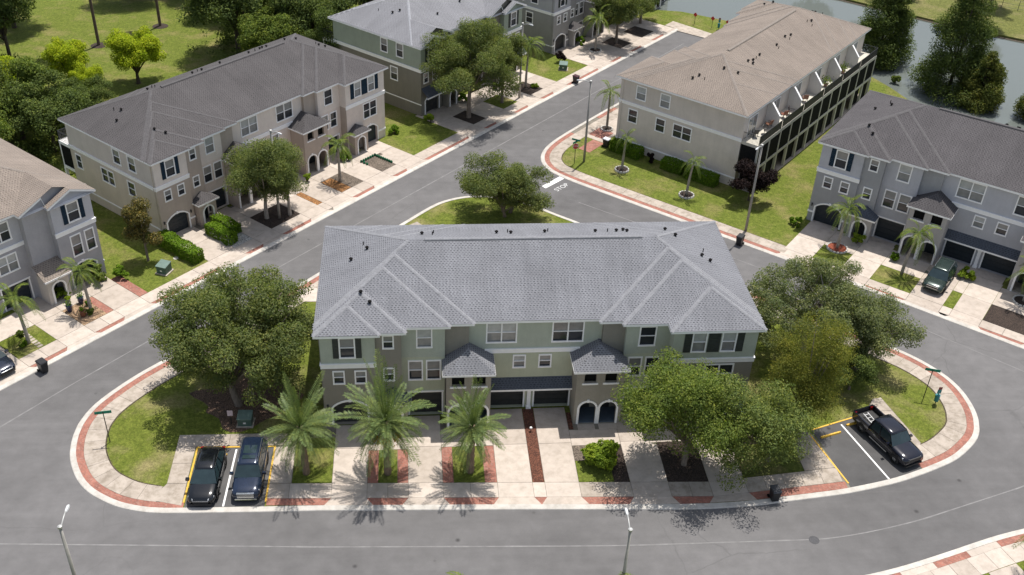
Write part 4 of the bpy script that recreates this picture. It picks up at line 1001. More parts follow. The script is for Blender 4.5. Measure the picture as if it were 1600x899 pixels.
C_T = townhouse('townhouse_block', 'greige townhouse block with tan roof and rear balconies beside the pond', (34.06-(math.cos(_yc)*_lx-math.sin(_yc)*_ly), 93.76-(math.sin(_yc)*_lx+math.cos(_yc)*_ly)), _yc, _sc, C_PAL, ends=('r',), back='full', seed=9)
B2_PAL = dict(P_('stone grey', up=(0.396, 0.396, 0.402), dark=(0.297, 0.292, 0.281), low=(0.374, 0.369, 0.363), porch=(0.33, 0.319, 0.303)), shut=SLATE, garage=GDK, roof=SH_A, cap=CAP_A)
B2_T = townhouse('townhouse_block', 'stone grey townhouse block at the far end of the street', W(84.2, 8.2+1.37), W_ANG, (.96, .97, .97), B2_PAL, ends=('l',), seed=12)

def gable_house(name, label, loc, rz, scale, pal, L, bay, seed):
    """terrace with gabled end bays"""
    random.seed(seed)
    t = empty(name, (loc[0], loc[1], 0), rz, scale); tag(t, label, 'building', 'three storey townhouse blocks')
    up, dk, sh, gd, roof = pal['up'], pal['dark'], pal['shut'], pal['garage'], pal['roof']; lo = pal.get('low', dk)
    D = 14.0; ZT, ZB, m_ = 8.45, 5.62, .415; ov = .4; X0, X1, YB = -ov, L+ov, D+ov
    wings = [(X0, X1, 1.3-ov, YB, False), (X1-6.7, X1, .6-ov, YB, True), (X1-4.5, X1, -ov, YB, True), (X0, X0+6.7, .6-ov, YB, True), (X0, X0+4.5, -ov, YB, True)]
    R_ = Roof(wings, 8.62, m_)
    out = [(X0, YB), (X0, -ov), (X0+4.5, -ov), (X0+4.5, .6-ov), (X0+6.7, .6-ov), (X0+6.7, 1.3-ov), (X1-6.7, 1.3-ov), (X1-6.7, .6-ov), (X1-4.5, .6-ov), (X1-4.5, -ov), (X1, -ov), (X1, YB)]
    R_.build(t, roof, out, vents=[(3, 7, 'm'), (3.6, 6.4, 'm'), (2.7, 9, 'p'), (L-3, 9.6, 'm'), (L-3.4, 9.0, 'm'), (L-2.6, 9.2, 'm'), (7, 3.5, 'm'), (L-7.5, 4, 'm')], ridge=(8.2, L-8.2, (1.3+D)/2) if L > 18 else None, capmat=pal['cap'])
    for side in (0, 1):
        X = (lambda x: x) if side == 0 else (lambda x: L-x)
        def rng(a, b): return (X(a), X(b)) if side == 0 else (X(b), X(a))
        a, b = rng(0, 3.72); f = Face((a, 0), (1, 0)); w = b-a
        zg = lambda x: R_.h(x, -ov+.02)-.1
        wu = [rng(1.2, 2.35)]; sm = [rng(.45, 1.3), rng(2.0, 2.9)] if bay == 'small' else [rng(.35, 1.25), rng(1.6, 2.6)]
        hz = (4.0, 5.25) if bay == 'small' else (3.05, 5.1)
        top = [(b-a, zg(b)), ((b-a)/2+.02*(1 if side else -1), max(zg(a+(b-a)*k/8) for k in range(9))), (0, zg(a))]
        wall(f, [(0, ZB), (w, ZB)]+[(w, zg(b-.01))]+[(w*k/8, zg(a+w*k/8)) for k in range(7, 0, -1)]+[(0, zg(a+.01))], [rect_hole(p-a, q-a, 6.35, 8.15) for p, q in wu], up, t, .1)
        gh = [arch_hole(*(v-a for v in rng(.75, 3.1)), .09, 1.75, .55)]
        wall(f, rect_hole(0, w, 0, ZB), [rect_hole(p-a, q-a, *hz) for p, q in sm]+gh, dk, t, .3)
        for p, q in wu: window(f, p-a, q-a, 6.35, 8.15, t, 'm', 1, (sh, 'b'), .4)
        for p, q in sm: window(f, p-a, q-a, *hz, t, 'm')
        garage(f, *(v-a for v in rng(.75, 3.1)), 1.75, gd, t, .55); band(f, -.06, w+.06, 5.45, 5.87, t)
        # recessed gable wall with the entrance
        a2, b2 = rng(3.72, 5.9); f2 = Face((a2, .6), (1, 0)); w2 = b2-a2; zg2 = lambda x: R_.h(x, .6-ov+.02)-.1
        wall(f2, [(0, 0), (w2, 0), (w2, min(zg2(b2), zg2(b2-.02))), (w2/2, zg2((a2+b2)/2)), (0, min(zg2(a2), zg2(a2+.02)))], [], dk, t)
        a4, b4 = rng(.0, 3.72); f4 = Face((a4, .6), (1, 0)); w4 = b4-a4
        wall(f4, [(0, 7.9), (w4, 7.9)]+[(w4*k/8, zg2(min(max(a4+w4*k/8, .03), L-.03))) for k in range(8, -1, -1)], [], dk, t)
        fs = Face((b, 0), (0, 1)) if side == 0 else Face((a, .6), (0, -1)); wall(fs, rect_hole(0, .6, ZB, ZT), [], up, t); wall(fs, rect_hole(0, .6, 0, ZB), [], dk, t)
        fs = Face((b2, .6), (0, 1)) if side == 0 else Face((a2, 1.3), (0, -1)); wall(fs, rect_hole(0, .7, 0, ZT), [], dk, t)
        # entrance with lean-to roof
        e0, e1 = rng(3.9, 5.9); fe = Face((e0, -.75), (1, 0)); we = e1-e0
        wall(fe, rect_hole(0, we, 0, 2.6), [arch_hole(we/2-.52, we/2+.52, .09, 1.5, .5)], pal['porch'], t, .2); arch_trim(fe, we/2-.52, we/2+.52, .09, 1.5, .5, t)
        wall(Face((e1, -.75), (0, 1)), rect_hole(0, 1.35, 0, 2.6), [], pal['porch'], t); wall(Face((e0, .6), (0, -1)), rect_hole(0, 1.35, 0, 2.6), [], pal['porch'], t)
        m = MB(); m.box(e0+.05, e1-.05, -.7, .6, 0, .14); m.build('porch_floor', WALK, t); door(Face((e0, .5), (1, 0)), we/2-.48, we/2+.48, .15, 2.2, .02, gd, t)
        x0, x1 = e0-.25, e1+.25
        if bay == 'small': x0, x1 = rng(-.0, 6.15)
        P = [(x0, -1.05, 2.62), (x1, -1.05, 2.62), (x1, .58 if bay != 'small' else -.02, 3.55), (x0, .58 if bay != 'small' else -.02, 3.55)]
        me = bpy.data.meshes.new('lean_to_roof'); me.from_pydata(P, [], [(0, 1, 2, 3)]); uv = me.uv_layers.new(name='shingle')
        for li, q in enumerate(((0, 0), (x1-x0, 0), (x1-x0, 1.8), (0, 1.8))): uv.data[li].uv = q
        r = link('lean_to_roof', me, pal.get('roof2', roof), t); m = MB(); m.box(x0, x1, -1.08, -1.04, 2.46, 2.625); m.box(x0, x1, -1.04, -.76, 2.465, 2.48); m.build('fascia', WHITE, r)
        # middle unit wall
        a3, b3 = rng(5.9, L/2); f3 = Face((a3, 1.3), (1, 0)); w3 = b3-a3; ww = rng(6.75, 8.5)
        hu = [rect_hole(ww[0]-a3, ww[1]-a3, 6.35, 8.1)]; hl = [rect_hole(ww[0]-a3, ww[1]-a3, 3.45, 5.1)]; g = [v-a3 for v in rng(6.3, 8.75)]
        wall(f3, rect_hole(0, w3, ZB, ZT), hu, up, t, .1); wall(f3, rect_hole(0, w3, 0, ZB), hl+[rect_hole(g[0], g[1], .09, 2.2)], lo, t, .3)
        window(f3, ww[0]-a3, ww[1]-a3, 6.35, 8.1, t, 'm', 2); window(f3, ww[0]-a3, ww[1]-a3, 3.45, 5.1, t, 'b', 2); garage(f3, g[0], g[1], 2.2, gd, t); band(f3, 0, w3, 5.42, 5.8, t)
    for fc, left in ((Face((0, D), (0, -1)), True), (Face((L, 0), (0, 1)), False)):
        cv = (lambda p, q: (D-q, D-p)) if left else (lambda p, q: (p, q))
        upw = [(2.65, 3.75), (5.1, 6.2)]; low = [(3.6, 4.75)]
        wall(fc, rect_hole(0, D, ZB, ZT), [rect_hole(*cv(p, q), 6.5, 8.2) for p, q in upw], up, t, .1); wall(fc, rect_hole(0, D, 0, ZB), [rect_hole(*cv(p, q), 3.45, 5.1) for p, q in low], dk, t, .1)
        for p, q in upw: window(fc, *cv(p, q), 6.5, 8.2, t, 'm')
        for p, q in low: window(fc, *cv(p, q), 3.45, 5.1, t, 'm')
        band(fc, -.05, D+.05, 5.45, 5.84, t); m = MB(); fc.bar(m, -.05, D+.05, 1.42, 1.54, -.02, .05); m.build('band_course', WHITE, t)
    wall(Face((L, D), (-1, 0)), rect_hole(0, L, 0, ZT), [], dk, t)
    # rear balconies
    m = MB(); m.box(0, L, D+.01, D+1.9, 5.28, 5.6); m.build('balcony_slab', WHITE, t)
    for k in range(4):
        x0, x1 = L*k/4+.06, L*(k+1)/4-.06; rl = MB(); rl.box(x0, x1, D+1.8, D+1.84, 6.6, 6.66)
        for i in range(24): xx = x0+(x1-x0)*i/23; rl.box(xx-.015, xx+.015, D+1.8, D+1.83, 5.6, 6.6)
        rl.build('railing', DARKMETAL, t); mm = MB(); mm.box(x0-.06, x0+.1, D+1.75, D+1.9, 0, 5.28); mm.build('column', WHITE, t)
    for x in (.04, L-.04):
        rl = MB(); rl.box(x-.02, x+.02, D+.1, D+1.8, 6.6, 6.66)
        for i in range(12): yy = D+.2+1.5*i/11; rl.box(x-.015, x+.015, yy-.015, yy+.015, 5.6, 6.6)
        rl.build('railing', DARKMETAL, t)
        mm = MB(); mm.box(x-.03, x+.03, D+.1, D+1.7, 3.0, 5.25); mm.build('porch_screen', VENT, t)
    return t
B_PAL = dict(P_('moss', up=(0.33, 0.369, 0.297), dark=(0.22, 0.204, 0.171), porch=(0.231, 0.215, 0.182)), shut=SLATE, garage=GDK, roof=SH_B, roof2=SH_SHADE, cap=CAP_B)
B_T = gable_house('townhouse_block', 'moss green townhouse block with gabled bays and mid grey roof behind a street oak', W(57.9, 8.3), W_ANG, (1, 1, 1), B_PAL, 19.2, 'small', 21)
E_PAL = dict(P_('slate blue', up=(0.517, 0.512, 0.539), dark=(0.407, 0.396, 0.413), porch=(0.55, 0.506, 0.462)), shut=NAVY, garage=GDN, roof=SH_C, roof2=SH_C, cap=CAP_C)
E_T = gable_house('townhouse_block', 'slate blue townhouse block with gabled bay and tan roof at the corner by the magnolia', W(14.8-24, 7.6), W_ANG, (1, 1, 1), E_PAL, 24.0, 'pair', 22)

# ------------------------------------------------------------------ vegetation
LEAF_OAK = m_leaf('oak leaves', (.15, .19, .07), .25, .4, .42)
LEAF_GREY = m_leaf('grey green leaves', (.175, .21, .105), .2, .42, .4)
LEAF_LIGHT = m_leaf('light green leaves', (.165, .225, .058), .25, .45, .42)
LEAF_YEL = m_leaf('olive yellow leaves', (.175, .2, .045), .35, .5, .38)
LEAF_MAG = m_leaf('glossy magnolia leaves', (.125, .12, .04), .5, .6, .2, .3)
LEAF_DARK = m_leaf('dark forest leaves', (.1, .142, .042), .2, .55, .28)
LEAF_MID = m_leaf('mid forest leaves', (.13, .185, .04), .3, .55, .32)
LEAF_BRIGHT = m_leaf('bright yellow green leaves', (.34, .42, .03), .2, .45, .42)
LEAF_HEDGE = m_leaf('hedge leaves', (.13, .23, .02), .2, .5, .35)
LEAF_LIME = m_leaf('lime shrub leaves', (.22, .31, .035), .2, .4, .4)
LEAF_BURG = m_leaf('burgundy leaves', (.016, .01, .011), .2, .6, .15)
LEAF_CYP = m_leaf('cypress needles', (.1, .125, .032), .4, .5, .3)
LEAF_PINE = m_leaf('pine needles', (.055, .08, .025), .2, .5, .25)
PALM_G = m_leaf('date palm leaflets', (.15, .205, .075), .15, .35, .25, .4)
PALM_Q = m_leaf('queen palm leaflets', (.125, .18, .045), .35, .4, .3, .4)
BARK = m_bark('grey brown bark', (.19, .155, .125)); BARK_D = m_bark('dark bark', (.085, .065, .05)); BARK_P = m_bark('palm bark', (.21, .15, .1)); BARK_L = m_bark('pale palm bark', (.33, .3, .26))

OAK_G = 'broadleaf trees around the street'
def leaf_cloud(c, nrm, size, asp, rng):
    n = len(c); r = rng.normal(size=(n, 3)); nrm = nrm/np.linalg.norm(nrm, axis=1)[:, None]
    t = np.cross(nrm, r); t /= np.linalg.norm(t, axis=1)[:, None]+1e-9; b = np.cross(nrm, t)
    s = size[:, None]; droop = nrm*s*.18
    v = np.stack([c-t*s*.5, c+b*s*asp*.5+droop, c+t*s*.5, c-b*s*asp*.5+droop], 1).reshape(-1, 3)
    return v, np.arange(4*n).reshape(n, 4)
def blob_points(rng, lumps, radii, per, flat=.75, shell=.4):
    C = []; N = []
    for p, r, k in zip(lumps, radii, per):
        d = rng.normal(size=(k, 3)); d /= np.linalg.norm(d, axis=1)[:, None]
        rr = r*(shell+(1.08-shell)*rng.random(k)**.6)[:, None]
        C.append(p+d*rr*np.array([1, 1, flat])); N.append(d*.7+np.array([0, 0, .55])+rng.normal(size=(k, 3))*.6)
    return np.concatenate(C), np.concatenate(N)
def crown_lumps(rng, n, rx, ry, rz, zc, lump=.3, inner=.35, top=0.0, bottom=-.75):
    """leaf clumps gathered on a handful of limbs, so the crown has lobes and gaps"""
    S = np.array([rx, ry, rz]); n = int(n*1.35); M = max(7, n//9); sub = []; tries = 0
    while len(sub) < M:
        d = rng.normal(size=3); d /= np.linalg.norm(d)
        if d[2] < bottom*.8: continue
        p = d*(.5+.4*rng.random())
        if all(np.linalg.norm(p-q) > .3 for q in sub) or rng.random() < .1: sub.append(p)
    L = []; R = []
    for i in range(n):
        if rng.random() < .2: p = rng.normal(size=3)*.28
        else:
            d = rng.normal(size=3); d /= np.linalg.norm(d); p = sub[i % M]+d*.32*rng.random()**.5*np.array([1, 1, .75])
        L.append(p*S+np.array([0, 0, zc])); R.append(lump*min(rx, rz)*(.55+.65*rng.random()))
    return np.array(L), np.array(R)
def make_tree(name, label, loc, leafmat, rx, rz, zc, trunk_r=.22, n_l=70, per=110, leaf=.3, bark=BARK, seed=0, lump=.3, off=(0, 0), group=None, stems=1, ry=None, cat='tree', shape=None, asp=.55, inner=.35, bottom=-.75, limbs=14):
    rng = np.random.default_rng(seed); ry = ry or rx; fine = group == OAK_G; leaf *= .56 if fine else .7; per = int(per*(3.3 if fine else 2.1))
    t = empty(name, (loc[0], loc[1], .05)); tag(t, label, cat, group)
    if shape == 'cone':
        L = []; R = []
        H = zc+rz
        for i in range(n_l):
            f = rng.random()**1.25; z = (zc-rz)+f*2*rz; rr = rx*(1-f)**.75*(.5+.5*rng.random()); a = rng.random()*6.28
            L.append((rr*math.cos(a), rr*math.sin(a), z)); R.append(lump*rx*(.5+.8*(1-f))*(.7+.5*rng.random()))
        L = np.array(L); R = np.array(R)
    else: L, R = crown_lumps(rng, n_l, rx, ry, rz, zc, lump, inner, bottom=bottom)
    L[:, 0] += off[0]; L[:, 1] += off[1]
    pr = (per*(R/R.mean())**1.6).astype(int)+8
    C, N = blob_points(rng, L, R, pr)
    v, q = leaf_cloud(C, N, leaf*(.6+.8*rng.random(len(C))), asp, rng)
    mb = MB(); zlo = max(.8, zc-rz*.75)
    for s_ in range(stems):
        a = s_*2.4+seed; bx, by = (.0, .0) if stems == 1 else (.55*math.cos(a), .55*math.sin(a))
        top = (off[0]*.5+bx*2+rng.normal()*.15, off[1]*.5+by*2+rng.normal()*.15, zc)
        mb.tube([(bx, by, -.15), (bx, by, .12), (bx*1.4, by*1.4, zlo*.55), (bx*1.7+off[0]*.2, by*1.7+off[1]*.2, zlo), top], [trunk_r*1.5, trunk_r*1.1, trunk_r*.9, trunk_r*.75, trunk_r*.3], 9)
        idx = rng.choice(len(L), min(limbs, len(L)), replace=False)
        for i in idx:
            p = L[i]; st = np.array([bx*1.7+off[0]*.2, by*1.7+off[1]*.2, zlo*(.85+.3*rng.random())]); mid = st*.5+p*.5+np.array([0, 0, .12*rx])
            mb.tube([tuple(st), tuple(mid), tuple(p)], [trunk_r*.42, trunk_r*.24, trunk_r*.07], 5)
    mb.build('trunk', bark, t, True)
    link('crown', np_mesh('crown', v, q), leafmat, t)
    return t
OAK = 'broadleaf trees around the street'
make_tree('oak_tree', 'large dense dark green oak at the west end of the island beside the utility box', (-12.9, 61.4), LEAF_OAK, 6.0, 4.7, 5.3, .3, 150, 125, .3, seed=1, off=(-.3, 1.6), group=OAK, lump=.22, limbs=26, stems=2, bottom=-.8, inner=.4)
make_tree('oak_tree', 'grey green multi-stemmed oak on the tip of the island behind the light grey roof', (9.3, 89.2), LEAF_OAK, 5.0, 3.3, 3.3, .16, 96, 100, .26, seed=2, group=OAK, stems=3, lump=.27, limbs=14, off=(-.3, 0), ry=3.4)
make_tree('oak_tree', 'light green tree in the mulch bed in front of the arched porch', (19.3, 53.2), LEAF_LIGHT, 4.5, 4.2, 5.3, .2, 105, 88, .27, seed=3, group=OAK, lump=.26, off=(-.4, -.3), limbs=20)
make_tree('oak_tree', 'mid green tree by the east parking bay pavement with a bin before it', (25.6, 53.3), m_leaf('mid green leaves', (.155, .205, .065), .25, .5, .34), 4.2, 3.7, 4.5, .18, 95, 80, .26, seed=4, group=OAK, lump=.27, off=(-2.3, -.8), limbs=18)
make_tree('cypress_tree', 'olive yellow feathery tree beside the east parking bay', (28.7, 56.1), LEAF_YEL, 3.2, 5.3, 6.0, .2, 110, 105, .2, seed=5, group=OAK, lump=.27, off=(.3, .4), limbs=18, asp=.4)
make_tree('oak_tree', 'wide sparse grey green oak over the east pavement of the island', (32.8, 65.6), LEAF_GREY, 7.2, 3.6, 4.9, .24, 150, 85, .27, seed=6, group=OAK, lump=.22, off=(-.6, .5), limbs=30, ry=5.0, stems=2, bark=m_bark('pale bark', (.34, .3, .26)))
make_tree('oak_tree', 'open grey green oak leaning over the east road beside the rounded lawn', (36.3, 63.6), LEAF_GREY, 3.6, 3.3, 4.7, .2, 66, 70, .27, seed=7, group=OAK, lump=.28, off=(.3, .6), limbs=16, bark=MATS['pale bark'])
make_tree('shrub_tree', 'small dark green tree tucked behind the yellow tree by the rounded lawn', (34.6, 61.0), LEAF_DARK, 2.2, 1.8, 2.6, .1, 34, 90, .24, seed=8, group=OAK, lump=.32)
make_tree('oak_tree', 'street oak in the dark mulch bed before the beige block', W(30.5, 4.2), LEAF_OAK, 4.0, 4.0, 5.5, .2, 85, 120, .26, seed=9, group=OAK, lump=.26, off=(.4, -.3), limbs=22, bark=m_bark('pale bark', (.34, .3, .26)))
make_tree('oak_tree', 'thin street oak close to the kerb before the beige block', W(32.4, 3.0), LEAF_GREY, 3.0, 3.4, 4.6, .17, 42, 90, .24, seed=10, group=OAK, lump=.28, limbs=20, bark=MATS['pale bark'])
make_tree('magnolia_tree', 'slender bronze green magnolia on the lawn between the slate blue and beige blocks', (-24.1, 81.6), LEAF_MAG, 1.6, 2.9, 3.9, .12, 34, 75, .26, seed=11, group=OAK, lump=.36, off=(-.1, .1))
make_tree('oak_tree', 'tall round street oak before the moss green block', W(61.4, 4.0), LEAF_OAK, 5.6, 4.6, 6.9, .26, 140, 130, .28, seed=12, group=OAK, lump=.24, off=(.5, .6), limbs=24)
make_tree('oak_tree', 'smaller street oak in the grass panel right of the tall street oak', W(67.3, 3.6), LEAF_OAK, 3.2, 2.8, 5.4, .17, 52, 110, .26, seed=13, group=OAK, lump=.28, off=(.3, .5))
make_tree('oak_tree', 'dark oak shading the drive near the dead end of the street', W(93.6, 4.0), LEAF_OAK, 4.3, 3.4, 5.4, .2, 80, 100, .28, seed=14, group=OAK, lump=.26)
make_tree('oak_tree', 'dark oak on the verge by the red markers', W(102.5, 5.5), LEAF_DARK, 4.6, 3.4, 5.2, .2, 80, 100, .3, seed=15, group=OAK, lump=.26)
make_tree('shrub_tree', 'dark burgundy leaved small tree at the corner of the greige block', (34.9, 91.4), LEAF_BURG, 2.2, 2.0, 2.4, .1, 44, 100, .26, seed=16, cat='tree', lump=.32, bark=BARK_D)
# beyond the pond and in the woods
POND = 'trees round the pond'
for i, (x, y, rx, H, lb, mt) in enumerate(((69.5, 119.5, 4.7, 17.0, 'tallest pyramidal cypress standing in the pond', LEAF_DARK), (63.8, 129.5, 4.1, 14.5, 'pyramidal cypress at the end of the greige block', LEAF_DARK), (71.5, 115.2, 3.2, 6.6, 'short pale cypress behind the charcoal roof ridge', LEAF_CYP), (77.5, 110.5, 3.0, 7.4, 'pale cypress at the right edge behind the charcoal roof', LEAF_CYP))):
    make_tree('cypress_tree', lb, (x, y), mt, rx, H/2-.3, H/2+.3, .24, 150 if i < 2 else 80, 150, .36, seed=30+i, group=POND, shape='cone', lump=.3, limbs=22, bark=BARK_D, asp=.4)
make_tree('oak_tree', 'spreading tree on the far bank of the pond', (83, 142.5), LEAF_DARK, 5.0, 3.4, 8.0, .3, 60, 100, .34, seed=36, group=POND, lump=.28, bark=BARK_D)
for i, (x, y, mt, lb) in enumerate(((90, 150, LEAF_DARK, 'dark tree furthest right on the far bank of the pond'), (76, 156, LEAF_MID, 'mid green tree behind the far bank'), (66, 163, LEAF_DARK, 'dark tree on the far bank behind the greige block'))):
    make_tree('oak_tree', lb, (x, y), mt, 4.2, 3.4, 6.0, .25, 50, 90, .36, seed=40+i, group=POND, lump=.3, bark=BARK_D)

WOODS = 'trees of the woods behind the blocks'
protos = {}
def wood_tree(kind, loc, s, rz, label):
    if kind not in protos:
        spec = dict(dark=(LEAF_DARK, 4.6, 4.4, 6.0, 95, 105, .34), mid=(LEAF_MID, 4.2, 3.9, 5.4, 85, 105, .33), bright=(LEAF_BRIGHT, 3.4, 3.1, 3.6, 80, 105, .3), tall=(LEAF_DARK, 3.6, 6.0, 8.4, 95, 95, .34))[kind]
        o = make_tree('woodland_tree', label, loc, spec[0], spec[1], spec[2], spec[3], .24, spec[4], spec[5], spec[6], seed=60+len(protos), group=WOODS, lump=.27, bark=BARK_D, limbs=12); protos[kind] = o
    else:
        o = copy_tree(protos[kind]); o.location = (loc[0], loc[1], .05); o['label'] = label
    o.rotation_euler = (0, 0, rz); o.scale = (s, s, s*(.9+.2*random.random())); return o
random.seed(5)
edge = [('bright', (-33.0, 121.5), .95, 'bright yellow green tree on the lawn edge behind the beige roof'), ('bright', (-40.2, 119.5), .85, 'bright yellow green tree nearest the dark woods'), ('bright', (-46.5, 113.0), .95, 'bright green tree among the dark trees at the left edge'), ('bright', (-37.5, 117.2), .6, 'low yellow green bushy tree between two bright trees'),
        ('mid', (-42.2, 106.5), 1.0, 'mid green tree above the slate blue block roof'), ('dark', (-38.0, 103.5), .9, 'dark tree hard against the back corner of the beige block'), ('dark', (-47.5, 104.5), 1.05, 'dark tree at the left edge above the tan roof'), ('mid', (-43.5, 97.0), .85, 'mid green tree between the tan roof and the beige block'),
        ('dark', (-51, 111), 1.1, 'dark tree at the left edge beside the bright tree'), ('tall', (-48.5, 124.5), 1.05, 'tall dark tree left of the open lawn'), ('tall', (-54, 131), 1.2, 'tall dark tree in the upper left corner'), ('dark', (-55.5, 120), 1.2, 'broad dark tree at the upper left edge'), ('mid', (-53, 140), 1.2, 'mid green tree at the top left of the lawn'),
        ('dark', (-22.3, 131.5), 1.2, 'broad dark tree right of the open lawn'), ('mid', (-17.5, 126.0), .9, 'mid green tree above the beige roof ridge'), ('dark', (-12.5, 129.5), 1.05, 'dark tree left of the moss green block'), ('dark', (-8.5, 124.5), .85, 'dark tree touching the back of the moss green block'), ('mid', (-20, 140), 1.1, 'mid green tree behind the broad dark tree'), ('tall', (-13, 140.5), 1.1, 'tall dark tree behind the moss green block'), ('dark', (-5, 134.5), 1.1, 'dark tree behind the balcony of the moss green block'), ('dark', (-3, 143), 1.2, 'dark tree at the top edge left of the moss green roof'), ('mid', (-26.5, 145), 1.0, 'mid green tree at the top right of the open lawn'), ('dark', (-36.0, 111.5), .55, 'low dark tree behind the left part of the beige roof'), ('tall', (-62, 126), 1.2, 'tall dark tree beyond the upper left edge'), ('dark', (-60, 108), 1.2, 'dark tree beyond the left edge'), ('dark', (-40, 152), 1.1, 'dark tree along the top of the open lawn'), ('dark', (-31, 155), 1.2, 'dark tree along the top edge right of the pines')]
for k, p, s, lb in edge: wood_tree(k, p, s, random.random()*6.28, lb)
# tall pines on the open lawn: long bare trunks
for i, (x, y, lb) in enumerate(((-40.5, 133.7, 'tall bare trunked pine on the lawn casting a round shadow'), (-34.0, 140.8, 'tall bare trunked pine further back on the lawn'))):
    make_tree('pine_tree', lb, (x, y), LEAF_PINE, 3.0, 2.4, 21.0, .19, 46, 80, .4, seed=70+i, group='pines on the lawn', lump=.32, bark=m_bark('pine bark', (.12, .085, .065)), asp=.3)
    o = MB().lathe([(1.1, 0), (1.0, .05), (.5, .1), (.0, .11)], 18, (x, y, .04)).build('mulch_ring', MULCHD); tag(o, 'dark mulch ring round the %s pine on the lawn' % ('nearer', 'further')[i], 'mulch ring', 'mulch rings under the pines')

# ---- palms
def frond_mesh(name, L, arch, droop, n=26, leaf=.42, w=.035, vee=.5, seed=0, up=.0):
    """feather palm leaf along +x: arching midrib with paired leaflets"""
    rng = np.random.default_rng(seed); V = []; Q = []
    def pt(s): return np.array([L*s*(1-.12*s*droop), 0, L*(arch*s-droop*s*s)])
    def addq(a, b, c, d):
        k = len(V); V.extend([a, b, c, d]); Q.append((k, k+1, k+2, k+3))
    for i in range(12):
        s0, s1 = i/12, (i+1)/12; w0, w1 = .028*(1-s0*.8), .028*(1-s1*.8); p, q = pt(s0), pt(s1)
        addq(p+[0, w0, 0], p+[0, -w0, 0], q+[0, -w1, 0], q+[0, w1, 0])
        addq(p+[0, 0, -w0*1.3], p+[0, w0, 0], q+[0, w1, 0], q+[0, 0, -w1*1.3])
    for i in range(n):
        s = .1+.88*(i+.5)/n; p = pt(s); d = pt(min(s+.02, 1))-pt(s-.02); d /= np.linalg.norm(d)
        ll = leaf*(math.sin(math.pi*(.12+.83*s))**.6)*(.85+.3*rng.random())
        for sd in (-1, 1):
            nrm = np.array([-d[2], 0, d[0]]); dirv = d*.75+np.array([0, sd*1.0, 0])+nrm*(vee*(.6+.6*rng.random())-up*.2); dirv /= np.linalg.norm(dirv)
            tip = p+dirv*ll+np.array([0, 0, -.22*ll*(.4+rng.random())]); mid = p+dirv*ll*.5
            wv = d*w*(.8+.4*rng.random())
            addq(p-wv*.5, mid-wv, tip, mid+wv)
    return np_mesh(name, np.array(V), np.array(Q))
DATE = [frond_mesh('frond', 2.6, 1.5, .25, 28, .46, .036, .55, 1), frond_mesh('frond', 2.8, .95, .42, 28, .48, .036, .5, 2), frond_mesh('frond', 2.85, .5, .5, 28, .48, .036, .45, 3), frond_mesh('frond', 2.75, .1, .5, 28, .46, .036, .4, 4), frond_mesh('frond', 2.5, -.4, .45, 26, .44, .036, .35, 8)]
for m_ in DATE: m_.materials.append(PALM_G)
QUEEN = [frond_mesh('frond', 2.5, 1.0, .95, 26, .5, .042, .15, 5), frond_mesh('frond', 2.6, .65, 1.2, 26, .52, .042, .05, 6), frond_mesh('frond', 2.4, .25, 1.2, 26, .5, .042, 0, 7)]
for m_ in QUEEN: m_.materials.append(PALM_Q)
def palm(label, loc, h, kind, s, n, seed, group, tr=.17, bark=None, lean=(0, 0), fruit=0):
    rng = random.Random(seed); t = empty('palm_tree', (loc[0], loc[1], .06)); tag(t, label, 'palm tree', group)
    date = kind == 'date'; mb = MB(); pts = []; rr = []; k = 14 if date else 8
    for i in range(k+1):
        f = i/k; pts.append((lean[0]*f*f, lean[1]*f*f, h*f)); rr.append(tr*((1.25-.25*f)*(1+.14*(i % 2)) if date else (1.25-.5*f if f < .85 else .8)))
    if date: rr[-1] *= 1.25; rr[-2] *= 1.3; rr[-3] *= 1.15
    mb.tube(pts, rr, 10).build('trunk', bark or (BARK_P if date else BARK_L), t, True)
    if not date: MB().tube([(lean[0]*.9, lean[1]*.9, h*.88), (lean[0], lean[1], h*1.02), (lean[0], lean[1], h*1.12)], [tr*.7, tr*.75, tr*.3], 8).build('crown_shaft', m_plain('green crownshaft', (.14, .18, .05), .5), t, True)
    pool = DATE if date else QUEEN
    for i in range(n):
        f = (i+.5)/n
        if date: m_ = pool[min(4, int(f*5.2))]
        else: m_ = pool[min(2, int(f*3))]
        o = bpy.data.objects.new('frond', m_); col.objects.link(o); o.parent = t
        o.location = (lean[0], lean[1], h*(1.0 if date else 1.06)-.05*f*3*(1 if date else .3)); sc_ = s*(.85+.28*rng.random())
        o.scale = (sc_, sc_, sc_); o.rotation_euler = (rng.uniform(-.4, .4), rng.uniform(-.2, .22)-(.55*(1-f) if i < n*.15 else 0), i*2.39996+rng.uniform(-.35, .35))
    for i in range(fruit):
        a = -.75; mbf = MB(); r2 = random.Random(seed*7+i)
        cx, cy, cz = .95*math.cos(a-i*.8), .95*math.sin(a-i*.8), h-.75
        for j in range(110):
            p = (cx+r2.gauss(0, .17), cy+r2.gauss(0, .17), cz-abs(r2.gauss(0, .3)))
            mbf.lathe([(.0, -.05), (.05, 0), (.0, .05)], 5, p)
        mbf.build('date_cluster', m_plain('orange dates', (.62, .27, .02), .5, .2), t)
    return t
DP = 'date palms in front of the sage green block'
palm('westmost date palm in the wide grass panel beside the blue SUV bay', (-7.8, 53.6), 4.3, 'date', .98, 66, 1, DP, .2, lean=(-.15, .1))
palm('tallest date palm with orange date clusters in the narrow grass panel', (-2.09, 53.3), 5.0, 'date', 1.1, 66, 2, DP, .2, fruit=3)
palm('date palm in the brick edged grass panel before the square windowed porch', (3.74, 53.2), 4.4, 'date', .9, 70, 3, DP, .22, lean=(.1, -.1))
QP = 'slender palms along the streets'
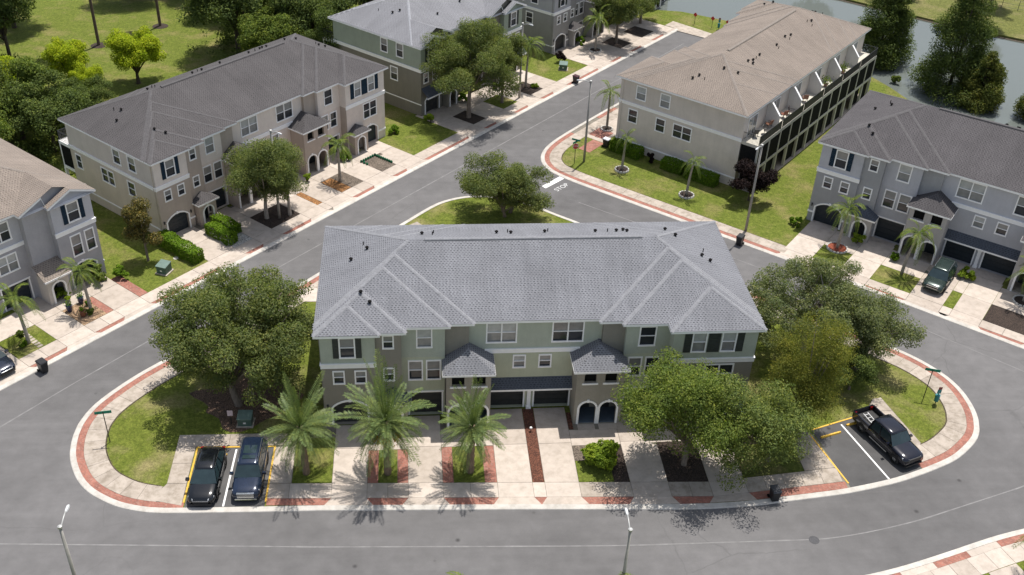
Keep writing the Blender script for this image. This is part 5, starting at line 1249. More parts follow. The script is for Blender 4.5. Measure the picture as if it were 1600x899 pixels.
for i, (p, h, s, n, lb, ln) in enumerate(((W(40.4, 4.1), 4.0, .78, 13, 'slender palm in the square soil bed before the beige block', (0, 0)), (W(72.9, 4.2), 5.2, .9, 15, 'slender palm in the bed at the right of the street oaks', (.2, 0)), ((25.1, 132.5), 4.2, .9, 13, 'slender palm in a stone ring on the far driveway', (.1, .1)), ((22.7, 108.3), 4.4, .75, 9, 'palm in a stone ring behind the street corner of the greige block', (0, 0)), ((22.72, 98.3), 3.6, .55, 8, 'small yellowing palm in the stone ring nearest the stop sign', (.1, 0)), ((28.57, 92.6), 3.7, .6, 9, 'small palm in the stone ring midway along the greige end wall', (.25, 0)),
    ((41.09, 81.9), 4.1, .82, 14, 'palm in the stone ring with red mulch before the blue grey block', (.3, .2)), ((45.74, 77.3), 4.2, .8, 13, 'palm on the square lawn left of the green SUV', (.5, 0)), ((55.3, 72.4), 3.2, .8, 12, 'palm in the dark mulch bed right of the empty drive', (-.3, 0)), ((-27.28, 73.8), 3.8, .72, 13, 'palm in the tan gravel bed before the slate blue block', (-.2, .1)), ((-31.13, 69.5), 4.0, .8, 13, 'palm on the small lawn beside the parked sedan', (-.3, .2)), ((40.0, 41.5), 3.9, .85, 14, 'palm with one frond poking in at the lower right corner', (0, 0)), ((12.6, 37.6), 4.3, .9, 14, 'palm below the front road beside the middle lamp', (0, 0)), ((2.8, 38.0), 4.4, .9, 14, 'palm tip at the bottom edge left of the middle lamp', (0, 0)))):
    palm(lb, p, h, 'queen', s*1.08, n+2, 20+i, QP, .13, None, ln)

# ---- hedges and shrubs
def shrub(label, loc, rx, ry, h, mat, seed, n=None, leaf=.16, rz=0, box=False, name='shrub', group='clipped shrubs and hedges', cat='shrub'):
    rng = np.random.default_rng(seed); A = rx*ry*h
    if box:
        k0 = 1
        k = max(16, int((rx*ry*4+4*(rx+ry)*h)*3.2)); L = np.stack([rng.uniform(-rx, rx, k), rng.uniform(-ry, ry, k), rng.uniform(.15, h, k)], 1)
        side = rng.random(k); ax = rng.integers(0, 2, k)
        L[:, 2] = np.where(side < .45, h-.05*rng.random(k), L[:, 2]); msk = side >= .45
        for i in np.where(msk)[0]: L[i, ax[i]] = (rx, ry)[ax[i]]*rng.choice([-1, 1])
        R = np.full(k, .24)+.1*rng.random(k)
    else:
        L, R = crown_lumps(rng, n or 26, rx*.8, ry*.8, h*.5, h*.5, .42, .5, bottom=-.9); R *= .75
    if box:
        m_ = int((4*rx*ry+4*(rx+ry)*h)*330); ar = np.array([4*rx*ry, 2*ry*h, 2*ry*h, 2*rx*h, 2*rx*h]); fc_ = rng.choice(5, m_, p=ar/ar.sum()); a1, a2 = rng.uniform(-1, 1, m_), rng.random(m_)
        X = np.select([fc_ == 0, fc_ == 1, fc_ == 2], [a1*rx, np.full(m_, rx), np.full(m_, -rx)], a1*rx); Y = np.select([fc_ == 0, fc_ == 1, fc_ == 2, fc_ == 3], [(a2*2-1)*ry, a1*ry, a1*ry, np.full(m_, ry)], -ry); Z = np.where(fc_ == 0, h, a2*h)
        C = np.stack([X, Y, Z], 1); wob = .07*np.sin(C[:, :1]*3.1+seed)+.07*np.sin(C[:, 1:2]*2.7+2*seed); NN = np.array([[0, 0, 1], [1, 0, 0], [-1, 0, 0], [0, 1, 0], [0, -1, 0]], float)[fc_]
        C = C+NN*(wob+rng.normal(size=(m_, 1))*.05)-NN*.08*rng.random((m_, 1)); N = NN+rng.normal(size=(m_, 3))*.6+np.array([0, 0, .3])
    else: C, N = blob_points(rng, L, R, (np.full(len(L), 64)*(R/R.mean())**1.5).astype(int)+5, .9, .4); C[:, 2] = np.maximum(C[:, 2], .02)
    v, q = leaf_cloud(C, N, leaf*(.85 if box else 1)*(.6+.8*rng.random(len(C))), .6, rng)
    t = empty(name, (loc[0], loc[1], .08), rz); tag(t, label, cat, group)
    link('foliage', np_mesh('foliage', v, q), mat, t)
    mb = MB()
    for i in range(6): p = L[rng.integers(len(L))]; mb.tube([(0, 0, -.06), tuple(p*np.array([.5, .5, .5])), tuple(p)], [.03, .022, .008], 5)
    mb.build('stem', BARK_D, t)
    return t
shrub('large round lime green shrub in the grass panel before the arched porch', (13.25, 53.6), 1.6, 1.45, 1.7, LEAF_LIME, 1, 110, .2)
a_ = W_ANG
shrub('long clipped hedge at the left edge of the beige block drive', W(21.25, 5.6), .65, 2.7, 1.15, LEAF_HEDGE, 2, box=True, rz=a_, name='hedge', cat='hedge')
shrub('short clipped hedge between two drives of the beige block, nearer the long hedge', W(25.35, 4.7), .55, 1.7, 1.0, LEAF_HEDGE, 3, box=True, rz=a_, name='hedge', cat='hedge')
shrub('short clipped hedge among white stones, further from the long hedge', W(26.7, 5.6), .55, 1.6, 1.0, LEAF_HEDGE, 4, box=True, rz=a_, name='hedge', cat='hedge')
for i, (p, r, h, mt, lb) in enumerate(((W(44.2, 7.0), .95, 1.25, LEAF_HEDGE, 'round green shrub by the navy garage of the beige block'), (W(46.4, 7.6), .5, .8, LEAF_LIME, 'little round shrub at the porch of the beige block'), (W(52.5, 7.6), .75, 1.1, LEAF_HEDGE, 'round shrub at the right corner of the beige block'), (W(38.2, 6.6), .5, .9, LEAF_LIME, 'upright lime shrub by the arched porch of the beige block'), (W(57.4, 6.4), .85, 1.1, LEAF_LIME, 'round lime shrub at the corner of the moss green block'), ((38.4, 86.4), .95, .9, LEAF_HEDGE, 'low spreading shrub at the corner of the blue grey block'), ((43.3, 82.7), .85, 1.15, LEAF_LIME, 'lime round shrub beside the palm in the red mulch ring'), ((51.6, 76.3), .95, 1.25, LEAF_LIME, 'lime round shrub right of the green SUV'), (W(10.0, 7.2), 1.2, .8, LEAF_LIME, 'low lime shrub at the arch of the slate blue block'), (W(13.6, 7.0), 1.2, 1.7, LEAF_MID, 'loose green shrub against the slate blue bay'), (W(15.3, 6.0), .8, 1.2, LEAF_HEDGE, 'loose shrub beside the brick path'), (W(89.6, 7.4), .85, 1.1, LEAF_HEDGE, 'round shrub on the far driveway'), (W(70.0, 6.6), .8, 1.0, LEAF_MID, 'dark shrub behind the small street oak'), (W(73.6, 3.3), .55, .6, LEAF_LIME, 'yellowish low shrub at the foot of the far palm'), (W(64.4, 7.3), .9, 1.2, LEAF_HEDGE, 'shrub below the tall street oak at the moss green porch'), (W(82.6, 5.6), .8, 1.6, LEAF_BURG, 'dark bronze shrub on the far lawn'), (W(101.5, 9.0), 1.2, 1.1, LEAF_BRIGHT, 'bright yellow green bush near the red markers'), ((45.9, 79.6), .6, .8, LEAF_HEDGE, 'small dark shrub at the tall porch of the blue grey block'), (W(10.3, 3.4), .4, .5, LEAF_MID, 'small rosette plant in the tan gravel bed, nearer the kerb'), (W(11.0, 4.6), .4, .5, LEAF_HEDGE, 'small rosette plant in the tan gravel bed, nearer the house'), (W(4.3, 3.6), .4, .45, LEAF_HEDGE, 'small spiky plant beside the stepping stones'), (W(4.9, 5.0), .4, .45, LEAF_MID, 'small leafy plant beside the stepping stones'))):
    shrub(lb, p, r, r, h, mt, 10+i, 24)
ce = rad(47.8-90)
def CE(u, o): return (34.06+math.cos(ce)*-u*1.0+math.cos(rad(47.8))*(.2-o), 93.76-math.sin(ce)*u+math.sin(rad(47.8))*(.2-o))
for i, (u, L_, lb) in enumerate(((13.2, 1.9, 'clipped dark hedge at the street end of the greige end wall'), (7.2, 1.3, 'clipped hedge in the middle of the greige end wall'), (3.6, 1.8, 'clipped hedge beside the burgundy tree'))):
    shrub(lb, CE(u, .9), .6, L_, 1.15, LEAF_HEDGE, 50+i, box=True, rz=rad(47.8), name='hedge', cat='hedge')
shrub('dark red leaved shrub between the hedges of the greige end wall', CE(10.0, .9), .6, .6, 1.2, LEAF_BURG, 55, 18)
for i in range(9):
    u = 2+i*3.6; shrub('reedy bush on the pond edge, number %s from the greige block' % ('first', 'second', 'third', 'fourth', 'fifth', 'sixth', 'seventh', 'eighth', 'ninth')[i], ((59+i*4.2), 126-i*4.4-(4 if i > 2 else 0)), 1.0, 1.0, 1.1, LEAF_MID, 70+i, 16, .2, group='reeds and bushes on the pond edge') if i in (0, 1) else None

# tangled undergrowth filling the wood's edge behind the blocks
def undergrowth(label, pts, n, hmax, mat, seed, leaf=.3):
    rng = np.random.default_rng(seed); L = np.array(pts)[rng.integers(len(pts), size=n)]; k = 42
    P0 = np.column_stack([L[:, 0]+rng.normal(size=n)*2.0, L[:, 1]+rng.normal(size=n)*2.0, hmax*(.15+.75*rng.random(n)**1.5)])
    C, N = blob_points(rng, P0, .5+.5*rng.random(n), np.full(n, k), .8, .3); C[:, 2] = np.maximum(C[:, 2], .05)
    v, q = leaf_cloud(C, N, leaf*(.5+.8*rng.random(len(C))), .55, rng)
    o = link('undergrowth', np_mesh('undergrowth', v, q), mat); tag(o, label, 'undergrowth', None, 'stuff'); return o
undergrowth('dark tangled undergrowth at the edge of the left woods', [(-40, 101), (-44, 99), (-46, 106), (-42, 110), (-48, 112), (-38, 109), (-52, 107), (-45, 117), (-50, 118), (-36, 106), (-41, 95), (-46, 93), (-52, 99), (-56, 114), (-54, 124), (-48, 122)], 520, 2.6, LEAF_DARK, 301)
undergrowth('green undergrowth along the back of the beige block', [W(28, 27), W(32, 26.5), W(36, 27), W(40, 26.5), W(44, 27), W(48, 27), W(24, 27), W(20, 27.5), W(52, 27), W(56, 29), W(54, 33), W(50, 31)], 170, 1.1, LEAF_MID, 302)
undergrowth('dark undergrowth below the trees left of the moss green block', [(-20, 128), (-15, 126), (-11, 125), (-18, 134), (-10, 131), (-6, 127), (-24, 134), (-14, 138), (-5, 138), (-22, 141)], 320, 2.4, LEAF_DARK, 303)

# ------------------------------------------------------------------ street furniture
def lamp(label, base, adir, h=9.4, arm=1.25):
    t = empty('street_lamp', (base[0], base[1], .06), adir); tag(t, label, 'street lamp', 'street lamps')
    MB().tube([(0, 0, -.1), (0, 0, h*.5), (0, 0, h)], [.14, .115, .085], 12).build('pole', m_plain('weathered concrete pole', (.3, .285, .26), .8, .15, 2), t, True)
    MB().tube([(0, 0, h-.25), (.15, 0, h-.05), (arm*.5, 0, h+.12), (arm-.25, 0, h+.2)], [.045, .045, .04, .035], 8).build('arm', STEEL, t, True)
    MB().lathe([(.1, 0), (.13, .03), (.13, .16), (.05, .2)], 10, (0, 0, h-.05)).build('cap', STEEL, t)
    hd = MB(); vs = []
    for x, w, z0, z1 in ((arm-.3, .05, .15, .2), (arm-.1, .09, .13, .22), (arm+.14, .1, .13, .22), (arm+.26, .05, .14, .19)): vs += [(x, -w, h+z0), (x, w, h+z0), (x, w*.7, h+z1), (x, -w*.7, h+z1)]
    fs = [(0, 3, 2, 1), (12, 13, 14, 15)]
    for i in range(3):
        for j in range(4): fs.append((4*i+j, 4*i+(j+1) % 4, 4*i+4+(j+1) % 4, 4*i+4+j))
    lh = hd.add(vs, fs).build('lamp_head', m_plain('pale lamp housing', (.5, .51, .52), .5), t)
    MB().box(arm-.06, arm+.14, -.07, .07, h+.105, h+.13).build('lens', m_gloss('lamp lens', (.5, .52, .53), .15), lh)
    return t
lamp('street lamp at the lower left of the front road', (-19.3, 40.6), rad(86))
lamp('street lamp at the bottom middle of the front road', (11.7, 38.75), rad(90))
lamp('street lamp on the corner lawn beside the stop sign', (18.85, 100.3), rad(180))
lamp('street lamp on the lawn behind the kerbside bin near the greige block', (32.93, 85.4), rad(-130))
lamp('street lamp rising through the street oaks before the beige block', (-13.0, 88.9), W_ANG-rad(90))
lamp('street lamp beside the smaller street oak on the far street', W(69.9, 2.9), W_ANG-rad(90))

GREEN = m_plain('street sign green', (.0, .19, .12), .5, .1); RED = m_plain('sign red', (.42, .02, .02), .5, .1)
def post(t, h, r=.035, mat=None): MB().tube([(0, 0, -.1), (0, 0, h)], [r, r], 8).build('post', mat or m_plain('black sign post', (.03, .032, .03), .5), t)
def blade(t, z, rz, L=1.0, h=.24):
    m = MB(); c, s = math.cos(rz), math.sin(rz); v = []
    for x, y, zz in ((-L/2, -.012, z), (L/2, -.012, z), (L/2, .012, z), (-L/2, .012, z), (-L/2, -.012, z+h), (L/2, -.012, z+h), (L/2, .012, z+h), (-L/2, .012, z+h)): v.append((x*c-y*s, x*s+y*c, zz))
    b = m.add(v, [(0, 3, 2, 1), (4, 5, 6, 7), (0, 1, 5, 4), (1, 2, 6, 5), (2, 3, 7, 6), (3, 0, 4, 7)]).build('sign_blade', GREEN, t); return b
for lb, p, a1, a2 in (('green street name sign on the west grass of the island', (-22.1, 57.5), rad(8), rad(20)), ('green street name sign on the east rounded lawn', (40.3, 59.7), rad(-18), rad(-24))):
    t = empty('street_sign', (*p, .06)); tag(t, lb, 'street sign', 'street name signs'); post(t, 2.95); blade(t, 2.72, a1, 1.15); blade(t, 2.45, a2+rad(90), .25, .22)
t = empty('stop_sign', (17.7, 99.8, .06), rad(8)); tag(t, 'red octagonal stop sign with green street name blades on the corner lawn', 'stop sign'); post(t, 3.0)
oc = [(.36*math.cos(rad(22.5+45*k)), .36*math.sin(rad(22.5+45*k))) for k in range(8)]
def oct_plate(y0, y1, s): return MB().add([(x*s, y0, 2.15+z*s) for x, z in oc]+[(x*s, y1, 2.15+z*s) for x, z in oc], [tuple(range(8)), tuple(range(15, 7, -1))]+[(i, i+8, (i+1) % 8+8, (i+1) % 8) for i in range(8)])
oct_plate(-.05, -.035, 1.0).build('sign_rim', WPAINT, t); sp = oct_plate(-.058, -.049, .92).build('sign_plate', RED, t)
tx = text_mesh('lettering', 'STOP', .25, WPAINT, t, .003); tx.rotation_euler = (rad(90), 0, 0); tx.location = (0, -.064, 2.15)
blade(t, 2.58, rad(35), 1.0, .2); blade(t, 2.8, rad(-40), 1.0, .2)
for i, (p, lb) in enumerate((((41.3, 142.7), 'red diamond end of road marker furthest left'), ((43.5, 141.2), 'red diamond end of road marker in the middle'), ((45.3, 139.7), 'red diamond end of road marker nearest the tan roof'))):
    t = empty('road_end_marker', (*p, .06), rad(-42)); tag(t, lb, 'marker sign', 'red markers at the dead end'); post(t, 1.5)
    m = MB(); d = .34; m.add([(0, -.03, 1.45-d), (d, -.03, 1.45), (0, -.03, 1.45+d), (-d, -.03, 1.45), (0, -.045, 1.45-d), (d, -.045, 1.45), (0, -.045, 1.45+d), (-d, -.045, 1.45)], [(0, 1, 2, 3), (7, 6, 5, 4), (0, 4, 5, 1), (1, 5, 6, 2), (2, 6, 7, 3), (3, 7, 4, 0)]); m.build('marker_plate', RED, t)
def dog_station(lb, p, c):
    t = empty('pet_waste_station', (*p, .06)); tag(t, lb, 'waste station'); post(t, 1.75)
    MB().lathe([(.17, .35), (.19, .9), (.2, .95), (.12, .98)], 12).build('bin', m_plain('teal bin', c, .5), t); MB().box(-.14, .14, -.06, .03, 1.15, 1.5).build('bag_box', m_plain('teal bin', c, .5), t)
    MB().box(-.15, .15, -.045, -.03, 1.52, 1.78).build('notice', m_plain('dull red notice', (.2, .05, .05), .6), t)
dog_station('teal pet waste station on the rounded east lawn', (40.9, 58.9), (.03, .2, .22)); dog_station('dark pet waste station by the red markers at the dead end', (44.3, 140.5), (.05, .08, .06))
t = empty('notice_sign', (-13.7, 59.1, .06)); tag(t, 'small white notice on a short post beside the utility box under the oak', 'notice sign'); post(t, 1.0, .03); MB().box(-.2, .2, -.045, -.03, .8, 1.3).build('notice', m_plain('faded notice', (.62, .5, .52), .6, .2, 9), t)

def utility_box(lb, p, rz, w=1.0, d=.85, h=.85, c=(.07, .12, .1)):
    t = empty('utility_box', (*p, .06), rz); tag(t, lb, 'utility box', 'green utility boxes'); m = m_plain('dull green cabinet', c, .5, .15)
    MB().box(-w/2-.12, w/2+.12, -d/2-.12, d/2+.12, -.05, .08).build('pad', WALK, t)
    MB().add([(-w/2, -d/2, .08), (w/2, -d/2, .08), (w/2, d/2, .08), (-w/2, d/2, .08), (-w/2, -d/2, h*.86), (w/2, -d/2, h*.86), (w/2, d/2, h), (-w/2, d/2, h)], [(0, 3, 2, 1), (0, 1, 5, 4), (1, 2, 6, 5), (2, 3, 7, 6), (3, 0, 4, 7), (4, 5, 6, 7)]).build('cabinet', m, t)
    MB().add([(-w/2-.04, -d/2-.05, h*.86-.02), (w/2+.04, -d/2-.05, h*.86-.02), (w/2+.04, d/2+.03, h+.01), (-w/2-.04, d/2+.03, h+.01), (-w/2-.04, -d/2-.05, h*.86+.04), (w/2+.04, -d/2-.05, h*.86+.04), (w/2+.04, d/2+.03, h+.06), (-w/2-.04, d/2+.03, h+.06)], [(0, 3, 2, 1), (0, 1, 5, 4), (1, 2, 6, 5), (2, 3, 7, 6), (3, 0, 4, 7), (4, 5, 6, 7)]).build('lid', m_plain('green cabinet lid', (.13, .19, .165), .5, .15), t)
    MB().box(-.1, .1, -d/2-.012, -d/2, .3, .44).build('warning_sticker', WPAINT, t)
utility_box('green utility box under the large oak behind the west parking bay', (-12.65, 59.1), rad(-3))
utility_box('green utility box on the lawn near the magnolia', (-22.3, 79.7), W_ANG-rad(70), .95, .95, .9, (.09, .12, .11))
utility_box('grey green utility box on the lawn before the stone grey block', (19.9, 126.1), W_ANG-rad(60), 1.0, .95, .85, (.1, .11, .11))
t = empty('valve_cover', (*W(20.3, 5.0), .06)); tag(t, 'small round valve cover on the lawn beside the long hedge', 'valve cover'); MB().lathe([(.24, 0), (.24, .03), (.2, .035)], 14).build('lid', KERB, t)

def wheelie(lb, p, rz, lid=None, body=None, open_=False):
    t = empty('wheeled_bin', (*p, .01), rz); tag(t, lb, 'bin', 'wheeled bins'); m = body or m_plain('black bin plastic', (.018, .019, .022), .45, .15)
    vs = [(-.24, -.26, .06), (.24, -.26, .06), (.24, .24, .06), (-.24, .24, .06), (-.3, -.36, 1.0), (.3, -.36, 1.0), (.3, .34, 1.0), (-.3, .34, 1.0)]
    MB().add(vs, [(0, 3, 2, 1), (4, 5, 6, 7), (0, 1, 5, 4), (1, 2, 6, 5), (2, 3, 7, 6), (3, 0, 4, 7)]).build('bin_body', m, t)
    l = MB().add([(-.33, -.4, 1.0), (.33, -.4, 1.0), (.33, .38, 1.02), (-.33, .38, 1.02), (-.28, -.34, 1.07), (.28, -.34, 1.07), (.28, .34, 1.1), (-.28, .34, 1.1)], [(0, 3, 2, 1), (4, 5, 6, 7), (0, 1, 5, 4), (1, 2, 6, 5), (2, 3, 7, 6), (3, 0, 4, 7)]).build('lid', lid or m, t)
    MB().tube([(-.25, .42, 1.0), (.25, .42, 1.0)], [.025, .025], 8).build('handle', m, t)
    for s in (-1, 1): MB().tube([(s*.26, .3, .13), (s*.33, .3, .13)], [.13, .13], 14).build('wheel', VENT, t)
    return t
wheelie('black wheeled bin at the kerb of the slate blue block', (-29.0, 65.9), W_ANG)
wheelie('black wheeled bin on the brick strip below the east parking bay', (24.9, 49.5), rad(6), m_plain('grey bin lid', (.05, .052, .06), .4))
wheelie('black wheeled bin standing in the gutter behind the light grey roof', (31.6, 82.9), K_ANG)
wheelie('dark wheeled bin at the far kerb before the stone grey block', (20.9, 121.6), W_ANG, m_plain('maroon bin lid', (.06, .02, .025), .4))
wheelie('dark wheeled bin against the street corner of the greige block', (21.9, 103.9), W_ANG, m_plain('white bin lid', (.6, .6, .62), .4))
wheelie('grey bin with bright blue lid half hidden among the trees before the sage green block', (24.9, 57.75), rad(10), m_plain('bright blue lid', (.01, .1, .55), .3), m_plain('grey bin plastic', (.12, .12, .13), .5))

def wheel_stop(lb, p, rz):
    m = MB(); pr = [(-.09, 0), (.09, 0), (.06, .12), (-.06, .12)]
    m.add([(-.9, y, z) for y, z in pr]+[(.9, y, z) for y, z in pr], [(3, 2, 1, 0), (4, 5, 6, 7)]+[(i, (i+1) % 4, (i+1) % 4+4, i+4) for i in range(4)])
    o = m.build('wheel_stop', YEL); o.location = (*p, .067); o.rotation_euler = (0, 0, rz); tag(o, lb, 'wheel stop', 'yellow wheel stops')
wheel_stop('yellow wheel stop in the empty east parking stall', (31.25, 55.75), rad(17)); wheel_stop('yellow wheel stop behind the black car', (-14.45, 55.75), rad(-1)); wheel_stop('yellow wheel stop behind the blue SUV', (-11.6, 55.7), rad(-1)); wheel_stop('yellow wheel stop behind the pickup', (33.7, 57.0), rad(17))

STONE = m_plain('pale ring stones', (.56, .54, .5), .9, .2, 4, .4)
def stone_ring(lb, p, r, fill):
    t = empty('stone_ring', (*p, .06)); tag(t, lb, 'stone ring', 'stone rings round palms')
    MB().lathe([(r-.06, -.05), (r-.06, .08), (.12, .12), (.0, .12)], 20).build('mulch', fill, t)
    n = max(10, int(2*math.pi*r/.34)); src = None
    for k in range(n):
        a = 2*math.pi*k/n
        if src is None: src = MB().add([(-.08, -.15, -.03), (.09, -.16, -.03), (.09, .16, -.03), (-.08, .15, -.03), (-.06, -.12, .17), (.06, -.13, .16), (.06, .13, .17), (-.06, .12, .16)], [(0, 3, 2, 1), (4, 5, 6, 7), (0, 1, 5, 4), (1, 2, 6, 5), (2, 3, 7, 6), (3, 0, 4, 7)]).mesh('stone')
        o = link('stone', src, STONE, t); o.location = (r*math.cos(a), r*math.sin(a), random.uniform(-.02, .02)); o.rotation_euler = (random.uniform(-.08, .08), 0, a)
stone_ring('pale stone ring round the small palm nearest the stop sign', (22.72, 98.3), .72, MULCHD); stone_ring('pale stone ring round the palm midway along the greige end wall', (28.57, 92.6), .75, MULCHD); stone_ring('pale stone ring filled with red mulch before the blue grey block', (41.09, 81.9), .95, m_mulch('bright red mulch', (.36, .09, .045)))
stone_ring('pale stone ring round the palm on the far driveway', (25.1, 132.5), .8, MULCHD); stone_ring('stone ring at the street corner of the greige block', (22.7, 108.3), .65, MULCHD); stone_ring('stone ring round the palm in the dark mulch bed right of the empty drive', (55.3, 72.4), .9, MULCHD)
# scalloped green edging round a bare bed
t = empty('bed_edging', (0, 0, 0)); tag(t, 'scalloped green plastic edging round the bare soil bed', 'edging')
EDG = m_plain('green edging', (.01, .1, .045), .4)
for (u0, v0), (u1, v1) in (((44.95, 5.45), (47.05, 5.45)), ((47.05, 5.45), (47.05, 3.0)), ((44.95, 5.45), (44.95, 4.6))):
    n = int(math.hypot(u1-u0, v1-v0)/.3)
    for k in range(n+1): MB().lathe([(.13, -.04), (.14, .14), (.08, .25), (.0, .26)], 8, (*W(u0+(u1-u0)*k/n, v0+(v1-v0)*k/n), .09)).build('scallop', EDG, t)
for i, (p, c, lb) in enumerate(((W(9.4, 5.0), (.02, .03, .09), 'navy ceramic pot in the tan gravel bed, nearer the arch'), (W(10.7, 5.3), (.025, .035, .1), 'navy ceramic pot in the tan gravel bed, nearer the garage'), (W(9.7, 3.5), (.18, .07, .04), 'terracotta pot at the kerb side of the tan gravel bed'))):
    t = empty('plant_pot', (*p, .085)); tag(t, lb, 'plant pot', 'pots in the gravel bed'); MB().lathe([(.16, 0), (.26, .3), (.24, .55), (.28, .6), (.2, .6)], 14).build('pot', m_gloss('pot glaze %d' % i, c, .2), t, True); MB().lathe([(.2, 0), (.0, .02)], 10, (0, 0, .58)).build('soil', MULCHD, t)
    rng = np.random.default_rng(i+900); C = rng.normal(size=(60, 3))*[.14, .14, .12]+[0, 0, .8]; v, q = leaf_cloud(C, rng.normal(size=(60, 3))+[0, 0, .6], .14+.1*rng.random(60), .4, rng); link('foliage', np_mesh('foliage', v, q), LEAF_HEDGE, t)
# garden lights and hose reel details on the drives
t = empty('garden_light', (8.5, 57.2, .1)); tag(t, 'small white solar light in the red mulch strip between the two middle drives', 'garden light'); MB().tube([(0, 0, -.1), (0, 0, .28)], [.02, .02], 6).build('stake', DARKMETAL, t); MB().lathe([(.06, .28), (.11, .33), (.09, .4), (.0, .43)], 12).build('shade', WPAINT, t)

# balcony furniture behind the greige block
def chair(lb, p, z, rz, c):
    t = empty('patio_chair', (*p, z), rz); tag(t, lb, 'chair', 'balcony furniture'); m = m_plain('chair %s' % str(c), c, .6)
    MB().box(-.27, .27, -.27, .27, .38, .45).build('seat', m, t); MB().add([(-.27, .25, .42), (.27, .25, .42), (.27, .31, .42), (-.27, .31, .42), (-.27, .42, .98), (.27, .42, .98), (.27, .47, .98), (-.27, .47, .98)], [(0, 3, 2, 1), (4, 5, 6, 7), (0, 1, 5, 4), (1, 2, 6, 5), (2, 3, 7, 6), (3, 0, 4, 7)]).build('backrest', m, t)
    for sx in (-1, 1):
        for sy in (-1, 1): MB().box(sx*.24-.02, sx*.24+.02, sy*.23-.02, sy*.23+.02, 0, .38).build('leg', DARKMETAL, t)
        MB().box(sx*.27-.03, sx*.27+.03, -.25, .3, .6, .64).build('armrest', m, t)
def CB(x, o): c, s = math.cos(rad(47.8)), math.sin(rad(47.8)); return (34.06+c*x+s*o, 93.76+s*x-c*o)
zb = 5.6*.985+.01
for x, o, r, c, lb in ((2.2, .2, 2.4, (.05, .05, .05), 'black chair on the nearest greige balcony'), (3.6, .9, .4, (.06, .055, .05), 'dark lounge chair by the railing of the nearest greige balcony'), (5.2, .3, 2.9, (.16, .07, .04), 'brown chair on the nearest greige balcony'), (8.6, .5, 2.6, (.22, .08, .05), 'russet chair on the second greige balcony'), (9.8, .9, .2, (.05, .04, .04), 'black chair at the railing of the second greige balcony'), (14.2, .5, 2.2, (.2, .1, .07), 'wooden chair on the third greige balcony')):
    chair(lb, CB(x, o), zb, rad(47.8)+r, c)
for x, lb in ((19.8, 'potted plant on the fourth greige balcony'), (25.0, 'potted plant on the fifth greige balcony')):
    t = empty('potted_plant', (*CB(x, .6), zb)); tag(t, lb, 'potted plant', 'balcony furniture'); MB().lathe([(.18, 0), (.25, .4), (.2, .4)], 12).build('pot', m_plain('clay pot', (.2, .12, .09), .7), t)
    rng = np.random.default_rng(int(x)); C = rng.normal(size=(160, 3))*[.3, .3, .25]+[0, 0, .75]; v, q = leaf_cloud(C, rng.normal(size=(160, 3))+[0, 0, .6], .16+.1*rng.random(160), .5, rng); link('foliage', np_mesh('foliage', v, q), LEAF_MID, t)

# ------------------------------------------------------------------ vehicles
CARGLASS = m_gloss('car glass', (.02, .035, .04), .03, 0, 0, .6); TYRE = m_plain('tyre rubber', (.016, .016, .017), .85); RIM = m_gloss('alloy rim', (.35, .36, .37), .25, .8); CHROME = m_gloss('chrome trim', (.6, .62, .64), .15, .9); HEADL = m_gloss('headlight', (.55, .57, .6), .08); TAIL = m_gloss('tail light', (.25, .01, .01), .15); TRIMB = m_plain('black plastic trim', (.02, .02, .021), .55)
def loft(sections, closed_ends=True):
    m = MB(); n = len(sections[0]); vs = [p for s in sections for p in s]; fs = []
    for i in range(len(sections)-1):
        for j in range(n-1): fs.append((i*n+j, i*n+j+1, (i+1)*n+j+1, (i+1)*n+j))
        fs.append((i*n+n-1, i*n, (i+1)*n, (i+1)*n+n-1))
    if closed_ends: fs.append(tuple(range(n-1, -1, -1))); fs.append(tuple((len(sections)-1)*n+j for j in range(n)))
    return m.add(vs, fs)
